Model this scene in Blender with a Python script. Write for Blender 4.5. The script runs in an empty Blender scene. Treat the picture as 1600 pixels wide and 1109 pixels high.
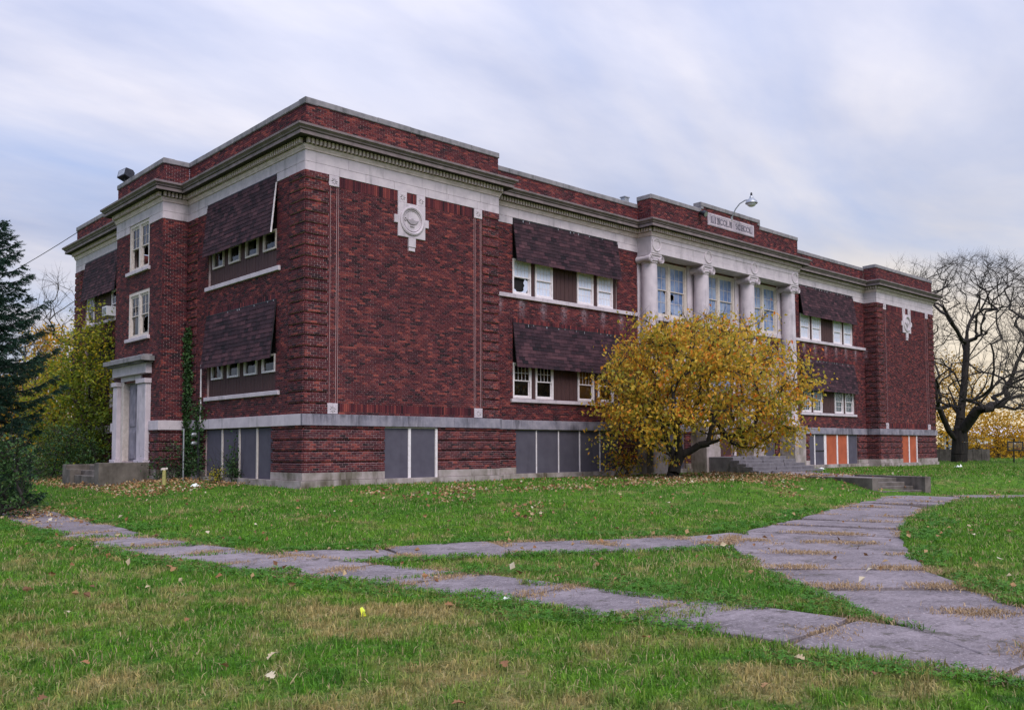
import bpy, math, random
import numpy as np
from mathutils import Vector, Matrix
random.seed(7); RNG = np.random.default_rng(11)
SC = bpy.context.scene; COL = SC.collection
R = math.radians
# ------------------------------------------------------------------ camera
CAM = np.array([-13.996, -24.742, 1.184]); YAW, PITCH, ROLL = 0.7437, 0.0539, -0.0036
cam = bpy.data.cameras.new('camera'); co = bpy.data.objects.new('camera', cam); COL.objects.link(co)
Fv = Vector((math.sin(YAW)*math.cos(PITCH), math.cos(YAW)*math.cos(PITCH), math.sin(PITCH)))
Rv = Vector((math.cos(YAW), -math.sin(YAW), 0)); Uv = Rv.cross(Fv)
R2 = Rv*math.cos(ROLL)+Uv*math.sin(ROLL); U2 = Uv*math.cos(ROLL)-Rv*math.sin(ROLL)
M = Matrix(((R2.x, U2.x, -Fv.x, CAM[0]), (R2.y, U2.y, -Fv.y, CAM[1]), (R2.z, U2.z, -Fv.z, CAM[2]), (0, 0, 0, 1)))
co.matrix_world = M
cam.sensor_width = 36; cam.lens = 31.515; cam.shift_y = 0.0436; cam.clip_end = 3000; cam.clip_start = 0.1
SC.camera = co
# ------------------------------------------------------------------ sky
FILL_EL, FILL_AZ = R(48), R(200)          # azimuth from +Y clockwise: soft light from behind the camera
W = bpy.data.worlds.new('World'); SC.world = W; W.use_nodes = True
nt = W.node_tree; nt.nodes.clear(); N = nt.nodes.new; L = nt.links.new
out = N('ShaderNodeOutputWorld'); bg = N('ShaderNodeBackground'); bg.inputs[1].default_value = 0.1
sky = N('ShaderNodeTexSky'); sky.sky_type = 'NISHITA'; sky.sun_disc = False
sky.sun_elevation = FILL_EL; sky.sun_rotation = FILL_AZ; sky.air_density = 1.0; sky.dust_density = 1.5
tc = N('ShaderNodeTexCoord'); sep = N('ShaderNodeSeparateXYZ'); L(tc.outputs['Generated'], sep.inputs[0])
def mth(op, a, b=None, c=None, clamp=False):
    m = N('ShaderNodeMath'); m.operation = op; m.use_clamp = clamp
    for i, v in enumerate((a, b, c)):
        if v is None: continue
        if isinstance(v, (int, float)): m.inputs[i].default_value = v
        else: L(v, m.inputs[i])
    return m.outputs[0]
zc = mth('MAXIMUM', sep.outputs[2], 0.0)
den = mth('ADD', zc, 0.16)
cmb = N('ShaderNodeCombineXYZ'); L(mth('DIVIDE', sep.outputs[0], den), cmb.inputs[0]); L(mth('DIVIDE', sep.outputs[1], den), cmb.inputs[1])
mp = N('ShaderNodeMapping'); mp.inputs['Rotation'].default_value = (0, 0, R(25)); mp.inputs['Scale'].default_value = (0.55, 1.25, 1); mp.inputs['Location'].default_value = (0.35, 0.2, 0)
L(cmb.outputs[0], mp.inputs[0])
nz = N('ShaderNodeTexNoise'); nz.inputs['Scale'].default_value = 0.9; nz.inputs['Detail'].default_value = 7; nz.inputs['Roughness'].default_value = 0.52; nz.inputs['Distortion'].default_value = 0.6
L(mp.outputs[0], nz.inputs[0])
rmp = N('ShaderNodeValToRGB'); rmp.color_ramp.elements[0].position = 0.30; rmp.color_ramp.elements[1].position = 0.60
L(nz.outputs[0], rmp.inputs[0])
nz2 = N('ShaderNodeTexNoise'); nz2.inputs['Scale'].default_value = 1.7; nz2.inputs['Detail'].default_value = 6; nz2.inputs['Roughness'].default_value = 0.55
mp2 = N('ShaderNodeMapping'); mp2.inputs['Location'].default_value = (4.0, 1.3, 0); mp2.inputs['Scale'].default_value = (0.6, 1.2, 1); mp2.inputs['Rotation'].default_value = (0, 0, R(40)); L(cmb.outputs[0], mp2.inputs[0]); L(mp2.outputs[0], nz2.inputs[0])
rm2 = N('ShaderNodeValToRGB'); rm2.color_ramp.elements[0].position = 0.33; rm2.color_ramp.elements[1].position = 0.66
rm2.color_ramp.elements[0].color = (3.0, 3.2, 4.3, 1); rm2.color_ramp.elements[1].color = (5.9, 5.6, 5.9, 1)
L(nz2.outputs[0], rm2.inputs[0])
# warm, brighter cloud toward the west (right of the frame), fading with height
dotw = N('ShaderNodeVectorMath'); dotw.operation = 'DOT_PRODUCT'; L(tc.outputs['Generated'], dotw.inputs[0])
dotw.inputs[1].default_value = (math.sin(R(74)), math.cos(R(74)), 0.05)
westf = mth('POWER', mth('MAXIMUM', dotw.outputs['Value'], 0.0), 5.0)
wl = mth('MULTIPLY', westf, mth('POWER', mth('SUBTRACT', 1.0, zc, clamp=True), 3.0))
def mixc(fac, a, b, typ='MIX'):
    m = N('ShaderNodeMix'); m.data_type = 'RGBA'; m.blend_type = typ
    if isinstance(fac, (int, float)): m.inputs[0].default_value = fac
    else: L(fac, m.inputs[0])
    for i, v in ((6, a), (7, b)):
        if isinstance(v, tuple): m.inputs[i].default_value = v
        else: L(v, m.inputs[i])
    return m.outputs[2]
cloud = mixc(wl, rm2.outputs[0], (7.6, 6.7, 5.3, 1))
lowglow = mth('MULTIPLY', mth('POWER', mth('SUBTRACT', 1.0, zc, clamp=True), 14.0), 0.75)
cloud = mixc(lowglow, cloud, (7.6, 6.2, 4.0, 1))
clear = mixc(0.55, sky.outputs[0], (2.7, 3.3, 5.6, 1))
cover = mth('ADD', mth('MULTIPLY', rmp.outputs[0], 0.9), mth('ADD', mth('MULTIPLY', lowglow, 0.5), mth('MULTIPLY', wl, 0.5)), clamp=True)
east = mth('ADD', 0.42, mth('MULTIPLY', mth('ADD', dotw.outputs['Value'], 0.15, clamp=True), 0.62), clamp=True)     # the cloud thins towards the east
cover = mth('MULTIPLY', cover, east)
skyc = mixc(cover, clear, cloud)
# an overcast sky brightens towards the zenith
zen = mth('ADD', 0.76, mth('MULTIPLY', mth('POWER', zc, 1.5), 1.3))
vm = N('ShaderNodeVectorMath'); vm.operation = 'SCALE'; L(skyc, vm.inputs[0]); L(zen, vm.inputs['Scale'])
L(vm.outputs[0], bg.inputs[0]); L(bg.outputs[0], out.inputs[0])
# ------------------------------------------------------------------ soft fill lamp added to lift the facades, as from unseen bright cloud
sl = bpy.data.lights.new('facade_fill', 'SUN'); sl.energy = 1.5; sl.angle = R(35); sl.color = (1.0, 0.945, 0.93)
so = bpy.data.objects.new('facade_fill', sl); COL.objects.link(so)
sd = Vector((math.sin(FILL_AZ)*math.cos(FILL_EL), math.cos(FILL_AZ)*math.cos(FILL_EL), math.sin(FILL_EL)))
so.rotation_euler = sd.to_track_quat('Z', 'Y').to_euler(); so.location = (-10, -20, 40)
vs = SC.view_settings; vs.view_transform = 'Standard'; vs.look = 'None'; vs.gamma = 1; vs.exposure = 0.78; vs.use_curve_mapping = False

# ================================================================== helpers
def prop(o, label=None, cat=None, group=None, kind=None):
    if label: o['label'] = label
    if cat: o['category'] = cat
    if group: o['group'] = group
    if kind: o['kind'] = kind
    return o
def empty(name, loc=(0, 0, 0)):
    o = bpy.data.objects.new(name, None); COL.objects.link(o); o.location = loc; o.empty_display_size = .2; return o
def link(name, me, parent=None):
    o = bpy.data.objects.new(name, me); COL.objects.link(o)
    if parent is not None:
        o.parent = parent
    return o
def np_mesh(name, V, Q=None, T=None, mat=None, tone=None, smooth=False):
    """fast mesh from numpy: V (n,3), Q (k,4) quads, T (m,3) triangles, tone per face (quads first)"""
    me = bpy.data.meshes.new(name); V = np.asarray(V, np.float32)
    Q = np.zeros((0, 4), np.int32) if Q is None else np.asarray(Q, np.int32)
    T = np.zeros((0, 3), np.int32) if T is None else np.asarray(T, np.int32)
    nq, ntri = len(Q), len(T)
    me.vertices.add(len(V)); me.vertices.foreach_set('co', V.ravel())
    me.loops.add(nq*4+ntri*3); me.loops.foreach_set('vertex_index', np.concatenate([Q.ravel(), T.ravel()]).astype(np.int32))
    me.polygons.add(nq+ntri)
    st = np.concatenate([np.arange(nq)*4, nq*4+np.arange(ntri)*3]).astype(np.int32)
    me.polygons.foreach_set('loop_start', st)
    me.polygons.foreach_set('use_smooth', np.full(nq+ntri, smooth))
    if tone is not None:
        a = me.attributes.new('tone', 'FLOAT', 'FACE'); a.data.foreach_set('value', np.asarray(tone, np.float32))
    me.update(calc_edges=True)
    if mat: me.materials.append(mat)
    return me
class MB:
    def __init__(s): s.v = []; s.f = []
    def quad(s, *p):
        b = len(s.v); s.v += [tuple(q) for q in p]; s.f.append(tuple(range(b, b+len(p))))
    def box(s, x0, x1, y0, y1, z0, z1):
        b = len(s.v)
        s.v += [(x0, y0, z0), (x1, y0, z0), (x1, y1, z0), (x0, y1, z0), (x0, y0, z1), (x1, y0, z1), (x1, y1, z1), (x0, y1, z1)]
        s.f += [tuple(b+i for i in q) for q in ((0, 3, 2, 1), (4, 5, 6, 7), (0, 1, 5, 4), (1, 2, 6, 5), (2, 3, 7, 6), (3, 0, 4, 7))]
    def hexa(s, pts):                       # 8 points: bottom 4, top 4
        b = len(s.v); s.v += [tuple(p) for p in pts]
        s.f += [tuple(b+i for i in q) for q in ((0, 3, 2, 1), (4, 5, 6, 7), (0, 1, 5, 4), (1, 2, 6, 5), (2, 3, 7, 6), (3, 0, 4, 7))]
    def prism(s, poly, a, b_, ax):          # polygon in two axes extruded along third
        n = len(poly); b = len(s.v)
        for t in (a, b_):
            for (p, q) in poly:
                s.v.append({'x': (t, p, q), 'y': (p, t, q), 'z': (p, q, t)}[ax])
        s.f.append(tuple(b+i for i in range(n))); s.f.append(tuple(b+n+i for i in reversed(range(n))))
        for i in range(n): j = (i+1) % n; s.f.append((b+i, b+j, b+n+j, b+n+i))
    def tube(s, pts, rad, n=8, cap=True):
        pts = [Vector(p) for p in pts]; rad = rad if isinstance(rad, (list, tuple)) else [rad]*len(pts)
        b = len(s.v); prev = None
        for i, p in enumerate(pts):
            d = (pts[min(i+1, len(pts)-1)]-pts[max(i-1, 0)]).normalized()
            a = prev if prev is not None else (Vector((0, 0, 1)) if abs(d.z) < .9 else Vector((1, 0, 0)))
            a = (a-d*a.dot(d)).normalized(); prev = a; c = d.cross(a)
            for k in range(n):
                t = 2*math.pi*k/n; s.v.append(tuple(p+(a*math.cos(t)+c*math.sin(t))*rad[i]))
        for i in range(len(pts)-1):
            for k in range(n):
                k2 = (k+1) % n; s.f.append((b+i*n+k, b+i*n+k2, b+(i+1)*n+k2, b+(i+1)*n+k))
        if cap:
            s.f.append(tuple(b+k for k in reversed(range(n)))); s.f.append(tuple(b+(len(pts)-1)*n+k for k in range(n)))
    def lathe(s, prof, cx, cy, n=24):
        b = len(s.v)
        for (r, z) in prof:
            for k in range(n):
                t = 2*math.pi*k/n; s.v.append((cx+r*math.cos(t), cy+r*math.sin(t), z))
        for i in range(len(prof)-1):
            for k in range(n):
                k2 = (k+1) % n; s.f.append((b+i*n+k, b+i*n+k2, b+(i+1)*n+k2, b+(i+1)*n+k))
        s.f.append(tuple(b+k for k in reversed(range(n)))); s.f.append(tuple(b+(len(prof)-1)*n+k for k in range(n)))
    def build(s, name, mat, parent=None, smooth=False):
        me = bpy.data.meshes.new(name); me.from_pydata(s.v, [], s.f); me.materials.append(mat)
        if smooth:
            me.polygons.foreach_set('use_smooth', [True]*len(me.polygons)); me.set_sharp_from_angle(angle=R(40))
        me.update(); return link(name, me, parent)
# ------------------------------------------------------------------ materials
def new_mat(name):
    m = bpy.data.materials.new(name); m.use_nodes = True; t = m.node_tree
    return m, t, t.nodes['Principled BSDF']
def nadd(t, kind, **kw):
    n = t.nodes.new(kind)
    for k, v in kw.items(): setattr(n, k, v)
    return n
def tmix(t, fac, a, b, typ='MIX'):
    m = t.nodes.new('ShaderNodeMix'); m.data_type = 'RGBA'; m.blend_type = typ
    if isinstance(fac, (int, float)): m.inputs[0].default_value = fac
    else: t.links.new(fac, m.inputs[0])
    for i, v in ((6, a), (7, b)):
        if isinstance(v, tuple): m.inputs[i].default_value = (*v[:3], 1)
        else: t.links.new(v, m.inputs[i])
    return m.outputs[2]
def tnoise(t, scale, detail=4, rough=.55, stretch=None, loc=(0, 0, 0)):
    g = t.nodes.new('ShaderNodeNewGeometry'); mp = t.nodes.new('ShaderNodeMapping')
    if stretch: mp.inputs['Scale'].default_value = stretch
    mp.inputs['Location'].default_value = loc
    t.links.new(g.outputs['Position'], mp.inputs[0])
    n = t.nodes.new('ShaderNodeTexNoise'); n.inputs['Scale'].default_value = scale; n.inputs['Detail'].default_value = detail; n.inputs['Roughness'].default_value = rough
    t.links.new(mp.outputs[0], n.inputs[0]); return n.outputs[0]
def tramp(t, src, p0, p1, c0=(0, 0, 0), c1=(1, 1, 1)):
    r = t.nodes.new('ShaderNodeValToRGB'); e = r.color_ramp.elements
    e[0].position = p0; e[1].position = p1; e[0].color = (*c0, 1); e[1].color = (*c1, 1)
    t.links.new(src, r.inputs[0]); return r.outputs[0]
def bump(t, b, src, strength=.3, dist=.01):
    n = t.nodes.new('ShaderNodeBump'); n.inputs['Strength'].default_value = strength; n.inputs['Distance'].default_value = dist
    t.links.new(src, n.inputs['Height']); t.links.new(n.outputs[0], b.inputs['Normal'])
def rough_mat(name, c1, c2, scale=6, rough=.85, stretch=None, bmp=.3, streak=None, sc=(.1, .1, .11), metal=0, spec=.3):
    """two-tone noise, optional vertical weather streaks, fine relief"""
    m, t, b = new_mat(name)
    c = tmix(t, tramp(t, tnoise(t, scale, 5, .6, stretch), .35, .68), c1, c2)
    if streak:
        s = tramp(t, tnoise(t, streak[0], 6, .65, (1, 1, .12)), streak[1], streak[1]+.22)
        s2 = tramp(t, tnoise(t, 1.1, 3, .5), .4, .62)
        mm = t.nodes.new('ShaderNodeMath'); mm.operation = 'MULTIPLY'; t.links.new(s, mm.inputs[0]); t.links.new(s2, mm.inputs[1])
        c = tmix(t, mm.outputs[0], c, sc)
    t.links.new(c, b.inputs['Base Color']); b.inputs['Roughness'].default_value = rough; b.inputs['Metallic'].default_value = metal
    b.inputs['Specular IOR Level'].default_value = spec
    if bmp: bump(t, b, tnoise(t, 60, 4, .6), bmp, .006)
    return m
def tone_mat(name, stops, rough=.85, var=None, transl=0.0, spec=.25, bmp=0):
    """colour from the per-piece 'tone' attribute"""
    m, t, b = new_mat(name)
    a = nadd(t, 'ShaderNodeAttribute', attribute_name='tone'); r = t.nodes.new('ShaderNodeValToRGB'); e = r.color_ramp.elements
    while len(e) < len(stops): e.new(.5)
    for k, (p, c) in enumerate(stops): e[k].position = p; e[k].color = (*c, 1)
    t.links.new(a.outputs['Fac'], r.inputs[0]); c = r.outputs[0]
    if var: c = tmix(t, tramp(t, tnoise(t, var[0], 4, .6), .4, .7), c, tmix(t, 1.0, c, var[1], 'MULTIPLY'))
    t.links.new(c, b.inputs['Base Color']); b.inputs['Roughness'].default_value = rough; b.inputs['Specular IOR Level'].default_value = spec
    if bmp: bump(t, b, tnoise(t, 90, 3, .6), bmp, .004)
    if transl:
        tr = t.nodes.new('ShaderNodeBsdfTranslucent'); t.links.new(c, tr.inputs[0]); mx = t.nodes.new('ShaderNodeMixShader'); mx.inputs[0].default_value = transl
        o = t.nodes['Material Output']; t.links.new(b.outputs[0], mx.inputs[1]); t.links.new(tr.outputs[0], mx.inputs[2]); t.links.new(mx.outputs[0], o.inputs[0])
    return m
MT = {}
MT['brick'] = tone_mat('brick', [(0, (.020, .008, .012)), (.3, (.068, .015, .022)), (.62, (.115, .023, .027)), (1, (.25, .055, .044))], .8, (1.3, (.6, .55, .65)), bmp=.4)
def efflor(m):
    '''white salt stains under the second floor sill of the wings'''
    t = m.node_tree; b = t.nodes['Principled BSDF']; src = b.inputs['Base Color'].links[0].from_socket
    g = t.nodes.new('ShaderNodeNewGeometry'); sp = t.nodes.new('ShaderNodeSeparateXYZ'); t.links.new(g.outputs['Position'], sp.inputs[0])
    def mm(op, a, b_=None, clamp=False):
        n = t.nodes.new('ShaderNodeMath'); n.operation = op; n.use_clamp = clamp
        for i, v in enumerate((a, b_)):
            if v is None: continue
            if isinstance(v, (int, float)): n.inputs[i].default_value = v
            else: t.links.new(v, n.inputs[i])
        return n.outputs[0]
    pk = mm('POWER', mm('ABSOLUTE', mm('SINE', mm('MULTIPLY', mm('ADD', sp.outputs[0], .15), 2.62))), 14.0)
    zz = mm('MULTIPLY', mm('MULTIPLY', mm('SUBTRACT', sp.outputs[2], 6.2), 1.6, True), mm('LESS_THAN', sp.outputs[2], 7.04))
    yy = mm('MULTIPLY', mm('GREATER_THAN', sp.outputs[1], .6), mm('LESS_THAN', sp.outputs[1], 1.0))
    nn = tramp(t, tnoise(t, 9, 5, .7), .38, .62)
    f = mm('MULTIPLY', mm('MULTIPLY', mm('MULTIPLY', pk, zz), yy), mm('MULTIPLY', nn, .75), True)
    c = tmix(t, f, src, (.42, .33, .37)); t.links.new(c, b.inputs['Base Color'])
efflor(MT['brick'])
MT['brick_edge'] = rough_mat('brick_edge', (.11, .024, .027), (.06, .015, .02), 4, .85, (1, 1, 5), .4)
MT['mortar'] = rough_mat('mortar', (.54, .42, .41), (.34, .23, .23), 3, .95, bmp=.2)
MT['stone'] = rough_mat('limestone', (.56, .49, .52), (.44, .385, .42), 2.2, .8, bmp=.25, streak=(3.5, .52), sc=(.22, .2, .21))
MT['stone_d'] = rough_mat('weathered_limestone', (.30, .27, .31), (.17, .16, .20), 2.5, .8, bmp=.3, streak=(6, .40), sc=(.07, .065, .08))
MT['base'] = rough_mat('base_stone', (.42, .35, .345), (.24, .205, .18), 1.8, .85, bmp=.35, streak=(2.2, .38), sc=(.085, .07, .045))
MT['coping'] = rough_mat('coping_stone', (.27, .25, .26), (.17, .16, .17), 3, .85, bmp=.3, streak=(4, .45), sc=(.10, .10, .10))
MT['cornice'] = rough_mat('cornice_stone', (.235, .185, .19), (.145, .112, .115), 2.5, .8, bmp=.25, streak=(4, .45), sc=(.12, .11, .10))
MT['dentil'] = rough_mat('dentil_stone', (.70, .57, .57), (.50, .40, .39), 4, .85, bmp=.2)
MT['shingle'] = tone_mat('asphalt_shingle', [(0, (.014, .010, .014)), (.5, (.042, .021, .028)), (1, (.095, .042, .050))], .9, (2, (.6, .58, .66)), bmp=.5)
MT['plank'] = rough_mat('brown_painted_plank', (.075, .036, .034), (.045, .022, .024), 3, .7, (9, 9, .6), .3)
MT['board'] = rough_mat('grey_painted_board', (.088, .080, .105), (.070, .062, .085), 2.2, .8, bmp=.15, streak=(5, .55), sc=(.05, .045, .06))
MT['board_o'] = rough_mat('orange_painted_board', (.42, .10, .045), (.33, .075, .035), 2, .75, bmp=.15)
MT['white'] = rough_mat('white_paint', (.76, .70, .72), (.62, .56, .56), 8, .55, bmp=.15, streak=(8, .6), sc=(.35, .3, .26))
MT['cream'] = rough_mat('old_cream_paint', (.62, .54, .50), (.48, .42, .37), 9, .65, bmp=.3, streak=(9, .55), sc=(.25, .2, .15))
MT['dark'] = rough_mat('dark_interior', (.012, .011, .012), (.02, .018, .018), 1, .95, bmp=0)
MT['black'] = rough_mat('black_metal', (.02, .02, .024), (.035, .035, .04), 6, .45, bmp=.1, metal=.3)
MT['galv'] = rough_mat('galvanised_metal', (.42, .43, .45), (.30, .31, .33), 9, .45, bmp=.1, metal=.6)
MT['conc'] = rough_mat('old_concrete', (.165, .14, .122), (.085, .072, .062), 2.2, .9, bmp=.5, streak=(3, .42), sc=(.05, .042, .034))
def slab_mat():
    m, t, b = new_mat('sidewalk_concrete'); c = tmix(t, tramp(t, tnoise(t, 1.1, 6, .7), .35, .66), (.27, .225, .235), (.135, .112, .118))
    c = tmix(t, tramp(t, tnoise(t, 5, 6, .75, (1, 2.6, 1)), .50, .72), c, (.085, .07, .07)); c = tmix(t, tramp(t, tnoise(t, 30, 4, .75), .52, .72), c, (.38, .33, .335)); c = tmix(t, tramp(t, tnoise(t, 2.4, 7, .8), .56, .62), c, (.10, .085, .075))
    t.links.new(c, b.inputs['Base Color']); b.inputs['Roughness'].default_value = .92; b.inputs['Specular IOR Level'].default_value = .2
    bump(t, b, tnoise(t, 30, 6, .75), .9, .012); return m
MT['slab'] = slab_mat()
MT['roof'] = rough_mat('roof_gravel', (.10, .10, .10), (.07, .07, .07), 4, .95, bmp=.3)
MT['bark'] = rough_mat('dark_bark', (.052, .043, .038), (.022, .018, .017), 7, .9, (1, 1, .25), .8)
MT['bark_g'] = rough_mat('grey_bark', (.10, .088, .078), (.045, .038, .034), 5, .9, (1, 1, .3), .8)
MT['blind'] = rough_mat('white_blind', (.74, .76, .82), (.60, .62, .70), 2, .8, bmp=0)
MT['blueblind'] = rough_mat('blue_grey_blind', (.20, .29, .46), (.30, .38, .52), 1.2, .7, bmp=0)
MT['tealblind'] = rough_mat('teal_curtain', (.22, .40, .42), (.30, .44, .45), 2, .8, bmp=0)
MT['amber'] = rough_mat('amber_sheet', (.62, .36, .13), (.45, .24, .09), 2, .8, bmp=0)  # amber sheet set just behind two of the lower wing panes
MT['yellowp'] = rough_mat('faded_yellow_paint', (.40, .36, .12), (.28, .25, .10), 12, .6, bmp=.2)
MT['flag'] = rough_mat('flagstone', (.17, .155, .165), (.10, .09, .10), 3, .85, bmp=.5)
MT['letter'] = rough_mat('weathered_letter', (.10, .09, .115), (.20, .18, .21), 12, .9, bmp=.2)
MT['soil'] = rough_mat('soil', (.07, .05, .035), (.11, .08, .05), 5, .95, bmp=.5)
MT['siding'] = rough_mat('white_siding', (.70, .70, .72), (.6, .6, .62), 3, .7, bmp=.1)
MT['wrap'] = rough_mat('yellow_wrapper', (.85, .72, .02), (.55, .75, .08), 22, .4, bmp=.1)
MT['litter'] = rough_mat('white_litter', (.78, .80, .74), (.66, .68, .62), 14, .6, bmp=.2)
MT['redbrown'] = rough_mat('brown_shed_paint', (.055, .028, .022), (.04, .02, .018), 4, .8, bmp=.1)
def glass_mat():
    m = bpy.data.materials.new('window_glass'); m.use_nodes = True; t = m.node_tree; t.nodes.clear()
    o = t.nodes.new('ShaderNodeOutputMaterial'); tr = t.nodes.new('ShaderNodeBsdfTransparent'); tr.inputs[0].default_value = (.86, .88, .9, 1)
    gl = t.nodes.new('ShaderNodeBsdfGlossy'); gl.inputs['Roughness'].default_value = .03
    fr = t.nodes.new('ShaderNodeFresnel'); fr.inputs[0].default_value = 1.6
    mx = t.nodes.new('ShaderNodeMixShader'); t.links.new(fr.outputs[0], mx.inputs[0]); t.links.new(tr.outputs[0], mx.inputs[1]); t.links.new(gl.outputs[0], mx.inputs[2]); t.links.new(mx.outputs[0], o.inputs[0])
    return m
MT['glass'] = glass_mat()
def film_mat(name, c1, c2):
    m = rough_mat(name, c1, c2, 1.6, .25, bmp=.02, spec=.6); return m
MT['film'] = film_mat('filmed_glass', (.62, .66, .76), (.50, .55, .68))
MT['film_b'] = film_mat('blue_filmed_glass', (.07, .13, .28), (.28, .34, .47))
def lawn_colour(t, dry_bias=0.0):
    n1 = tnoise(t, 1.5, 6, .72); n2 = tnoise(t, 3.4, 5, .65, loc=(7, 3, 0)); n3 = tnoise(t, .25, 4, .6, loc=(3, 9, 0)); n4 = tnoise(t, .42, 4, .6, loc=(1, 4, 0))
    c = tmix(t, tramp(t, n3, .38, .62), (.064, .172, .012), (.105, .218, .016))
    c = tmix(t, tramp(t, n2, .45, .66), c, (.040, .118, .011))
    # worn straw patches are commoner towards the street than by the building
    g = t.nodes.new('ShaderNodeNewGeometry'); sp = t.nodes.new('ShaderNodeVectorMath'); sp.operation = 'DOT_PRODUCT'; t.links.new(g.outputs['Position'], sp.inputs[0]); sp.inputs[1].default_value = (.677, .736, 0)
    mr = t.nodes.new('ShaderNodeMapRange'); mr.inputs[1].default_value = -21.5; mr.inputs[2].default_value = -12.0; mr.inputs[3].default_value = .10; mr.inputs[4].default_value = -.02; t.links.new(sp.outputs['Value'], mr.inputs[0])
    ad = t.nodes.new('ShaderNodeMath'); ad.operation = 'ADD'; t.links.new(n1, ad.inputs[0]); t.links.new(mr.outputs[0], ad.inputs[1])
    mu = t.nodes.new('ShaderNodeMath'); mu.operation = 'MULTIPLY_ADD'; t.links.new(n4, mu.inputs[0]); mu.inputs[1].default_value = .5; mu.inputs[2].default_value = -.25; a2 = t.nodes.new('ShaderNodeMath'); a2.operation = 'ADD'; t.links.new(ad.outputs[0], a2.inputs[0]); t.links.new(mu.outputs[0], a2.inputs[1])
    c = tmix(t, tramp(t, a2.outputs[0], .52-dry_bias, .70-dry_bias), c, (.27, .22, .085))
    return c
m, t, b = new_mat('lawn_ground'); c = lawn_colour(t); c = tmix(t, tramp(t, tnoise(t, 14, 5, .7), .42, .68), c, (.035, .05, .014))
t.links.new(c, b.inputs['Base Color']); b.inputs['Roughness'].default_value = .95; b.inputs['Specular IOR Level'].default_value = .1
bump(t, b, tnoise(t, 25, 5, .7), .8, .03); MT['lawn'] = m
def grass_mat(name, dry, mult):
    m, t, b = new_mat(name); c = lawn_colour(t, dry)
    a = nadd(t, 'ShaderNodeAttribute', attribute_name='tone')
    c = tmix(t, 1.0, c, tramp(t, a.outputs['Fac'], 0, 1, (.36*mult, .42*mult, .34*mult), (1.8*mult, 1.65*mult, 1.7*mult)), 'MULTIPLY')
    c = tmix(t, tramp(t, a.outputs['Fac'], .955, .965), c, (.42, .34, .17))
    t.links.new(c, b.inputs['Base Color']); b.inputs['Roughness'].default_value = .55; b.inputs['Specular IOR Level'].default_value = .25
    tr = t.nodes.new('ShaderNodeBsdfTranslucent'); t.links.new(c, tr.inputs[0]); mx = t.nodes.new('ShaderNodeMixShader'); mx.inputs[0].default_value = .3
    o = t.nodes['Material Output']; t.links.new(b.outputs[0], mx.inputs[1]); t.links.new(tr.outputs[0], mx.inputs[2]); t.links.new(mx.outputs[0], o.inputs[0])
    return m
MT['grass'] = grass_mat('grass_blade', 0.0, 1.25)
MT['drygrass'] = tone_mat('dry_grass', [(0, (.20, .13, .07)), (.5, (.40, .27, .15)), (1, (.55, .40, .24))], .8, transl=.25)
MT['clover'] = tone_mat('clover_leaf', [(0, (.034, .11, .010)), (.6, (.070, .20, .016)), (1, (.13, .29, .03))], .6, transl=.3)
MT['leaf_y'] = tone_mat('yellow_leaf', [(0, (.14, .17, .025)), (.3, (.42, .36, .05)), (.6, (.70, .44, .05)), (.85, (.72, .30, .035)), (1, (.66, .16, .02))], .5, transl=.45)
MT['leaf_g'] = tone_mat('yellow_green_leaf', [(0, (.06, .10, .014)), (.4, (.17, .23, .02)), (.7, (.36, .36, .03)), (1, (.62, .42, .03))], .5, transl=.48)
MT['leaf_far'] = tone_mat('golden_leaf', [(0, (.30, .18, .02)), (.5, (.62, .34, .02)), (1, (.78, .46, .04))], .6, transl=.5)
MT['leaf_d'] = tone_mat('dark_green_leaf', [(0, (.016, .04, .012)), (.6, (.035, .085, .022)), (1, (.07, .13, .035))], .5, transl=.25)
MT['needle'] = tone_mat('spruce_needle', [(0, (.008, .024, .016)), (.6, (.020, .055, .034)), (1, (.05, .105, .058))], .6, transl=.1)
MT['fallen'] = tone_mat('fallen_leaf', [(0, (.13, .065, .035)), (.4, (.29, .14, .06)), (.7, (.40, .27, .13)), (1, (.58, .50, .36))], .75, transl=.15)
# ================================================================== ground
ZP = -0.5
UE = np.array([(-6.7, 90), (-6.8, 5.5), (-6.7, 2.6), (-7.1, -4), (-7.35, -8.5), (-6.7, -10.9), (-5.5, -11.6), (-4.1, -12.3), (-2.6, -13.2), (-.8, -13.9), (.6, -14.3), (2.6, -14.4), (7.1, -13.4), (13.4, -12.0), (15.8, -11.4), (19.6, -11.6), (24, -14.4), (34, -20), (90, -50)], float)
FG = np.vstack([UE, [(90, -200), (-200, -200), (-200, 90)]])
def in_poly(P, poly):
    x, y = P[:, 0], P[:, 1]; r = np.zeros(len(P), bool); n = len(poly); j = n-1
    for i in range(n):
        xi, yi = poly[i]; xj, yj = poly[j]
        c = ((yi > y) != (yj > y)) & (x < (xj-xi)*(y-yi)/((yj-yi) if yj != yi else 1e-9)+xi); r ^= c; j = i
    return r
def seg_dist(P, line):
    d = np.full(len(P), 1e9)
    for a, b in zip(line[:-1], line[1:]):
        ab = b-a; t = np.clip(((P-a)@ab)/(ab@ab), 0, 1); q = a+t[:, None]*ab
        d = np.minimum(d, np.hypot(*(P-q).T))
    return d
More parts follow.
